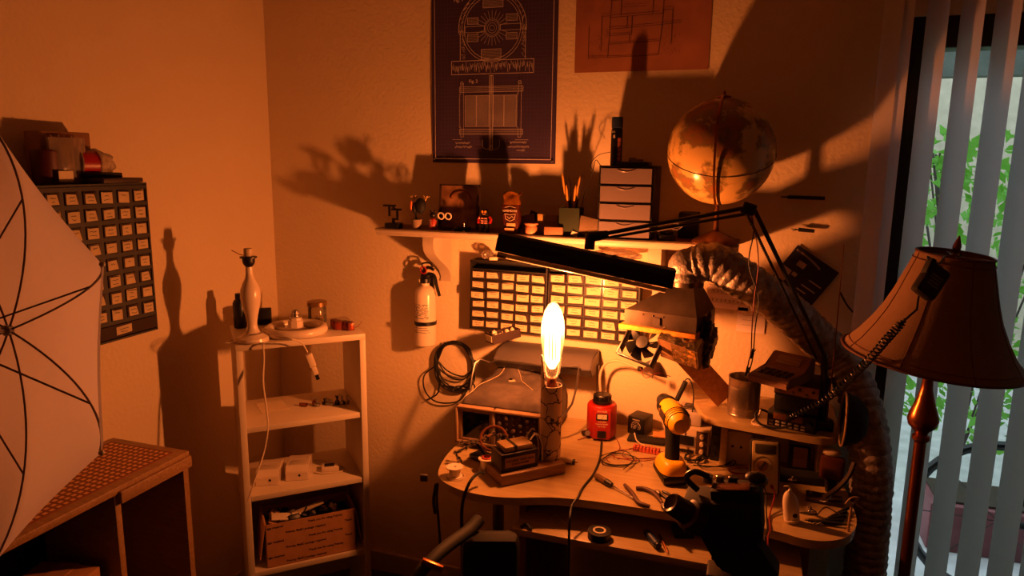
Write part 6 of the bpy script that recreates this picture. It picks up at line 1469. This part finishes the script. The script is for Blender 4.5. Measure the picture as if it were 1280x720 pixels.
# coiled cord
path = smooth([W(1146, 387, d=1.42), W(1130, 401, d=1.43), W(1112, 420, d=1.45), W(1092, 443, d=1.52), W(1072, 464, d=1.62), W(1050, 485, d=1.72), W(1025, 504, d=1.80), W(1000, 516, d=1.86), W(985, 523, d=1.90)], 40)
pts = []; n = len(path); turns = 46
for k, q0 in enumerate(path):
    f = k/(n-1); d = (path[min(k+1, n-1)]-path[max(k-1, 0)]); u, v = frame(d); ph = f*turns*2*PI
    rr_ = .0075*min(1, max(0, (f-.10)/.06)); pts.append(q0+(u*math.cos(ph)+v*math.sin(ph))*rr_)
fine = smooth(pts, 2)
g = G(); g.tube([mp_+V(-.018, 0, -.032)]+fine, .0021, 6); o_ = solo(g, 'coiled_cord', m_black, 'black coiled cord', 'cable'); adopt(o_, t)

# ================================================================== white umbrella
S_ = .82
uc = CAM+(V(.221, -1.39, 1.269)-CAM)*1.0
uc = V(1.75-1.529*S_, -2.3+.91*S_, 1.635-.366*S_); Ru, Du, ph0 = .457*S_, .184*S_, .385
az, el_ = -1.49, .112
ax = V(math.cos(el_)*math.cos(az), math.cos(el_)*math.sin(az), math.sin(el_)); e1 = Z_.cross(ax).normalized(); e2 = ax.cross(e1)
apx = uc-ax*Du
um = thing('studio_umbrella', 'white translucent studio umbrella seen from inside its ribs', 'umbrella', apx)
m_um = mat('sky_tinted_nylon', (.88, .86, .92), .6, noise_amt=.02, trans=.68)  # faint blue of the skylight is put into the white fabric
fm = R(62)
def ribp(k, s):
    a = ph0+k*PI/4; f = s*fm; r_ = Ru*math.sin(f)/math.sin(fm); dd = Du*(1-math.cos(f))/(1-math.cos(fm))
    return apx+(e1*math.cos(a)+e2*math.sin(a))*r_+ax*dd
g = GW(um)
for k in range(8):
    def gore(i, j, k=k):
        A_ = ribp(k, i); B_ = ribp(k+1, i); p_ = A_.lerp(B_, j)
        sag = math.sin(PI*j)
        p_ += ax*(.004*sag*i)-(p_-apx-ax*((p_-apx).dot(ax)))*(.012*sag*i)
        return p_
    g.grid(gore, 20, 10)
bmesh.ops.remove_doubles(g.bm, verts=g.bm.verts[:], dist=1e-5); g.build('canopy', m_um, um, ang=60)
m_rib = mat('dark_rib_steel', (.30, .20, .17), .45, .4)
jt = .60; run = apx+ax*.125
for k in range(8):
    g = GW(um); g.tube([ribp(k, s/16)+ax*.0035 for s in range(17)], .0019, 6); g.build('rib', m_rib, um)
    g = GW(um); g.tube([run, ribp(k, jt)+ax*.004], .0017, 6); g.build('stretcher', m_rib, um)
    g = GW(um); g.sph(ribp(k, 1), .0045, 10); g.build('rib_tip', m_cordw, um)
g = GW(um); g.tube([apx-ax*.03, apx-ax*.0], .003, 8); g.tube([apx, apx+ax*.010], .010, 16); g.build('hub', m_metal, um)
g = GW(um); g.tube([apx, apx+ax*.62], .0036, 10); g.build('shaft', m_metal, um)
g = GW(um); g.tube([run-ax*.008, run+ax*.010], .008, 14); g.build('runner', m_black, um)
# its light stand, outside the frame at left
en = apx+ax*.58
t = thing('light_stand', 'black tripod light stand carrying the white umbrella', 'stand', (en.x, en.y, 0))
g = GW(t); g.tube([(en.x, en.y, .10), (en.x, en.y, en.z-.03)], .010, 12); g.build('column', m_black, t)
g = GW(t); g.box(en+V(0, 0, -.017), (.03, .035, .05), bev=.004); g.build('bracket', m_black, t)
for k in range(3):
    a = k*2*PI/3+.4; g = GW(t); g.tube([(en.x, en.y, .40), (en.x+.27*math.cos(a), en.y+.27*math.sin(a), .008)], .007, 8); g.build('leg', m_black, t)
    g = GW(t); g.tube([(en.x, en.y, .14), (en.x+.135*math.cos(a), en.y+.135*math.sin(a), .20)], .004, 8); g.build('brace', m_black, t)

# ================================================================== black camera on a tripod in front of the desk
def F(px, py, d=1.38): return W(px, py, d=d)
cc = F(905, 635, 1.40)
t = thing('camera', 'black camera with knobs on top held on a tripod before the desk', 'camera', cc, R(-4))
Lw = lambda p_: L(t) @ p_
g = G(); g.box((.0, 0, -.010), (.150, .085, .075), (0, R(-6), 0), .010); g.build('body', m_blackm, t)
g = G(); g.box((.022, 0, .036), (.095, .06, .034), (0, R(-10), 0), .006); g.build('top_plate', m_blackm, t)
g = G(); g.box((.016, -.018, .0565), (.062, .034, .003), (0, R(-10), 0), .001); g.build('top_label', mat('worn_brown_metal', (.48, .28, .18), .4, .5), t)
for (x, r_, h_) in ((-.036, .010, .014), (-.012, .008, .012), (.012, .009, .010)): G().lathe([(r_, 0), (r_, h_), (r_*.8, h_+.002), (.001, h_+.002)], (x, .010, .044+.17*(x+.04)), n=18).build('knob', m_metal if x < 0 else m_black, t)
for y in (.0, .012, .022): G().tube([(.045, y-.004, .062), (.078, y-.004, .068)], .0022, 8).build('hot_shoe_rail', m_metal, t)
g = G(); g.tube(smooth([(-.052, -.005, .030), (-.075, -.008, .052), (-.060, -.01, .070), (-.032, -.005, .062)], 6), .006, 10); g.build('hand_strap', m_black, t)
g = G(); g.sph((.055, .0, .075), .016, 12, (1.3, 1, .7)); g.build('viewfinder', m_black, t)
ln0, ln1 = Lw(F(872, 650, 1.38)), Lw(F(838, 628, 1.36))
g = G(); d = ln1-ln0; g.lathe([(.030, 0), (.030, d.length*.35), (.023, d.length*.4), (.021, d.length*.95), (.018, d.length), (.014, d.length*.96), (.001, d.length*.9)], ln0, d, 32); g.build('lens', mat('brown_black_barrel', (.20, .12, .09), .35, .2), t)
g = G(); g.prism([(-.05, -.04), (.06, -.04), (.115, -.11), (.05, -.13), (.0, -.12)], -.03, .03, 'y'); bmesh.ops.bevel(g.bm, geom=g.bm.edges[:], offset=.006, segments=2, affect='EDGES'); g.build('grip', m_blackm, t)
hd = cc+V(.010, 0, -.13)
t2 = thing('tripod', 'black tripod with clamp head standing before the desk', 'tripod', (hd.x, hd.y, 0))
g = GW(t2); g.box(hd+V(0, 0, -.012), (.07, .06, .02), bev=.004); g.cyl(hd+V(0, 0, -.022), hd+V(0, 0, -.07), .022, n=24); g.build('head', m_black, t2)
for a_, nm in ((2.8, 'lever'), (4.0, 'lever')):
    g = GW(t2); q0 = hd+V(0, 0, -.045); q1 = q0+V(.05*math.cos(a_), .05*math.sin(a_), -.01); g.tube([q0, q1], .005, 8); g.sph(q1, .009, 12); g.build(nm, m_chrome, t2)
g = GW(t2); g.cyl(hd+V(0, 0, -.07), hd+V(0, 0, -.36), .013, n=16); g.build('column', m_black, t2)
g = GW(t2); g.cyl(hd+V(0, 0, -.12), hd+V(0, 0, -.17), .030, n=20); g.build('collar', m_black, t2)
for k in range(3):
    a = k*2*PI/3-.2; g = GW(t2); q0 = hd+V(.025*math.cos(a), .025*math.sin(a), -.15); q1 = V(hd.x+.34*math.cos(a), hd.y+.34*math.sin(a), .012); g.tube([q0, q0.lerp(q1, .5)], .012, 12); g.tube([q0.lerp(q1, .48), q1], .009, 12); g.build('leg', m_black, t2)
    g = GW(t2); g.box(q0.lerp(q1, .49), (.03, .03, .035), bev=.004); g.build('leg_lock', m_black, t2)
# thing of dark clamps beside the camera grip
g = G(); q0 = W(905, 700, d=1.52)
for k in range(6): g.box(q0+V(-.014+.010*(k % 3), 0, .03-.028*(k//2)), (.022, .018, .022), (k*.7, k*1.1, k*.5), .004)
g.mi = 1; g.box(q0+V(-.004, -.016, .032), (.014, .008, .003), (.6, .3, .2)); g.box(q0+V(-.006, -.016, -.004), (.012, .008, .003), (.9, .6, .2)); g.tube([q0+V(.0, 0, .05), q0+V(.006, 0, .075), q0+V(-.010, 0, .105)], .003, 8)
solo(g, 'clamp_chain', [m_black, m_chrome], 'cluster of black clamps with chrome glints hanging below the camera', 'clamp')

# ================================================================== black chair in front at left
ct = W(600, 668, d=1.78)
t = thing('office_chair', 'black padded chair with curved arm pushed up below the desk left end', 'chair', (ct.x-.02, ct.y-.10, 0))
ox, oy = t.location.x, t.location.y
g = GW(t); bm_ = g.box((ct.x+.02, ct.y+.02, ct.z-.20), (.15, .06, .42), (R(6), 0, R(20)), .028); g.build('backrest', m_blackm, t)
am = [W(598, 650, d=1.76), W(585, 664, d=1.72), W(560, 682, d=1.64), W(540, 700, d=1.58), W(522, 722, d=1.54), W(514, 760, d=1.54)]
g = GW(t); g.tube(smooth(am, 6), [.017-.004*k/30 for k in range(31)], 14); g.build('armrest', m_blackm, t)
q0 = W(540, 706, d=1.545); g = GW(t); g.box(q0, (.05, .012, .014), (0, R(24), R(20)), .002); g.build('buckle', m_brass, t)
g = GW(t); g.box((ox+.02, oy-.02, .42), (.40, .38, .07), (0, 0, R(20)), .03); g.build('seat', m_blackm, t)
g = GW(t); g.cyl((ox, oy, .08), (ox, oy, .39), .025, n=20); g.build('gas_post', m_metal, t)
for k in range(5):
    a = k*2*PI/5; g = GW(t); g.tube([(ox, oy, .085), (ox+.24*math.cos(a), oy+.24*math.sin(a), .062)], [.018, .012], 10); g.build('leg', m_black, t); g = GW(t); g.cyl((ox+.24*math.cos(a), oy+.24*math.sin(a)-.012, .025), (ox+.24*math.cos(a), oy+.24*math.sin(a)+.012, .025), .025, n=18); g.build('caster', m_black, t)
g = GW(t); g.tube([(ox, oy+.02, .40), (ct.x+.02, ct.y+.05, ct.z-.34)], .014, 10); g.build('back_support', m_black, t)
g = GW(t); q0 = W(592, 658, d=1.79); g.sph(q0+V(.012, 0, .014), .012, 12); g.box(q0+V(.0, .0, .006), (.02, .02, .03), (0, .3, 0), .003); g.build('adjust_knob', m_grey, t)
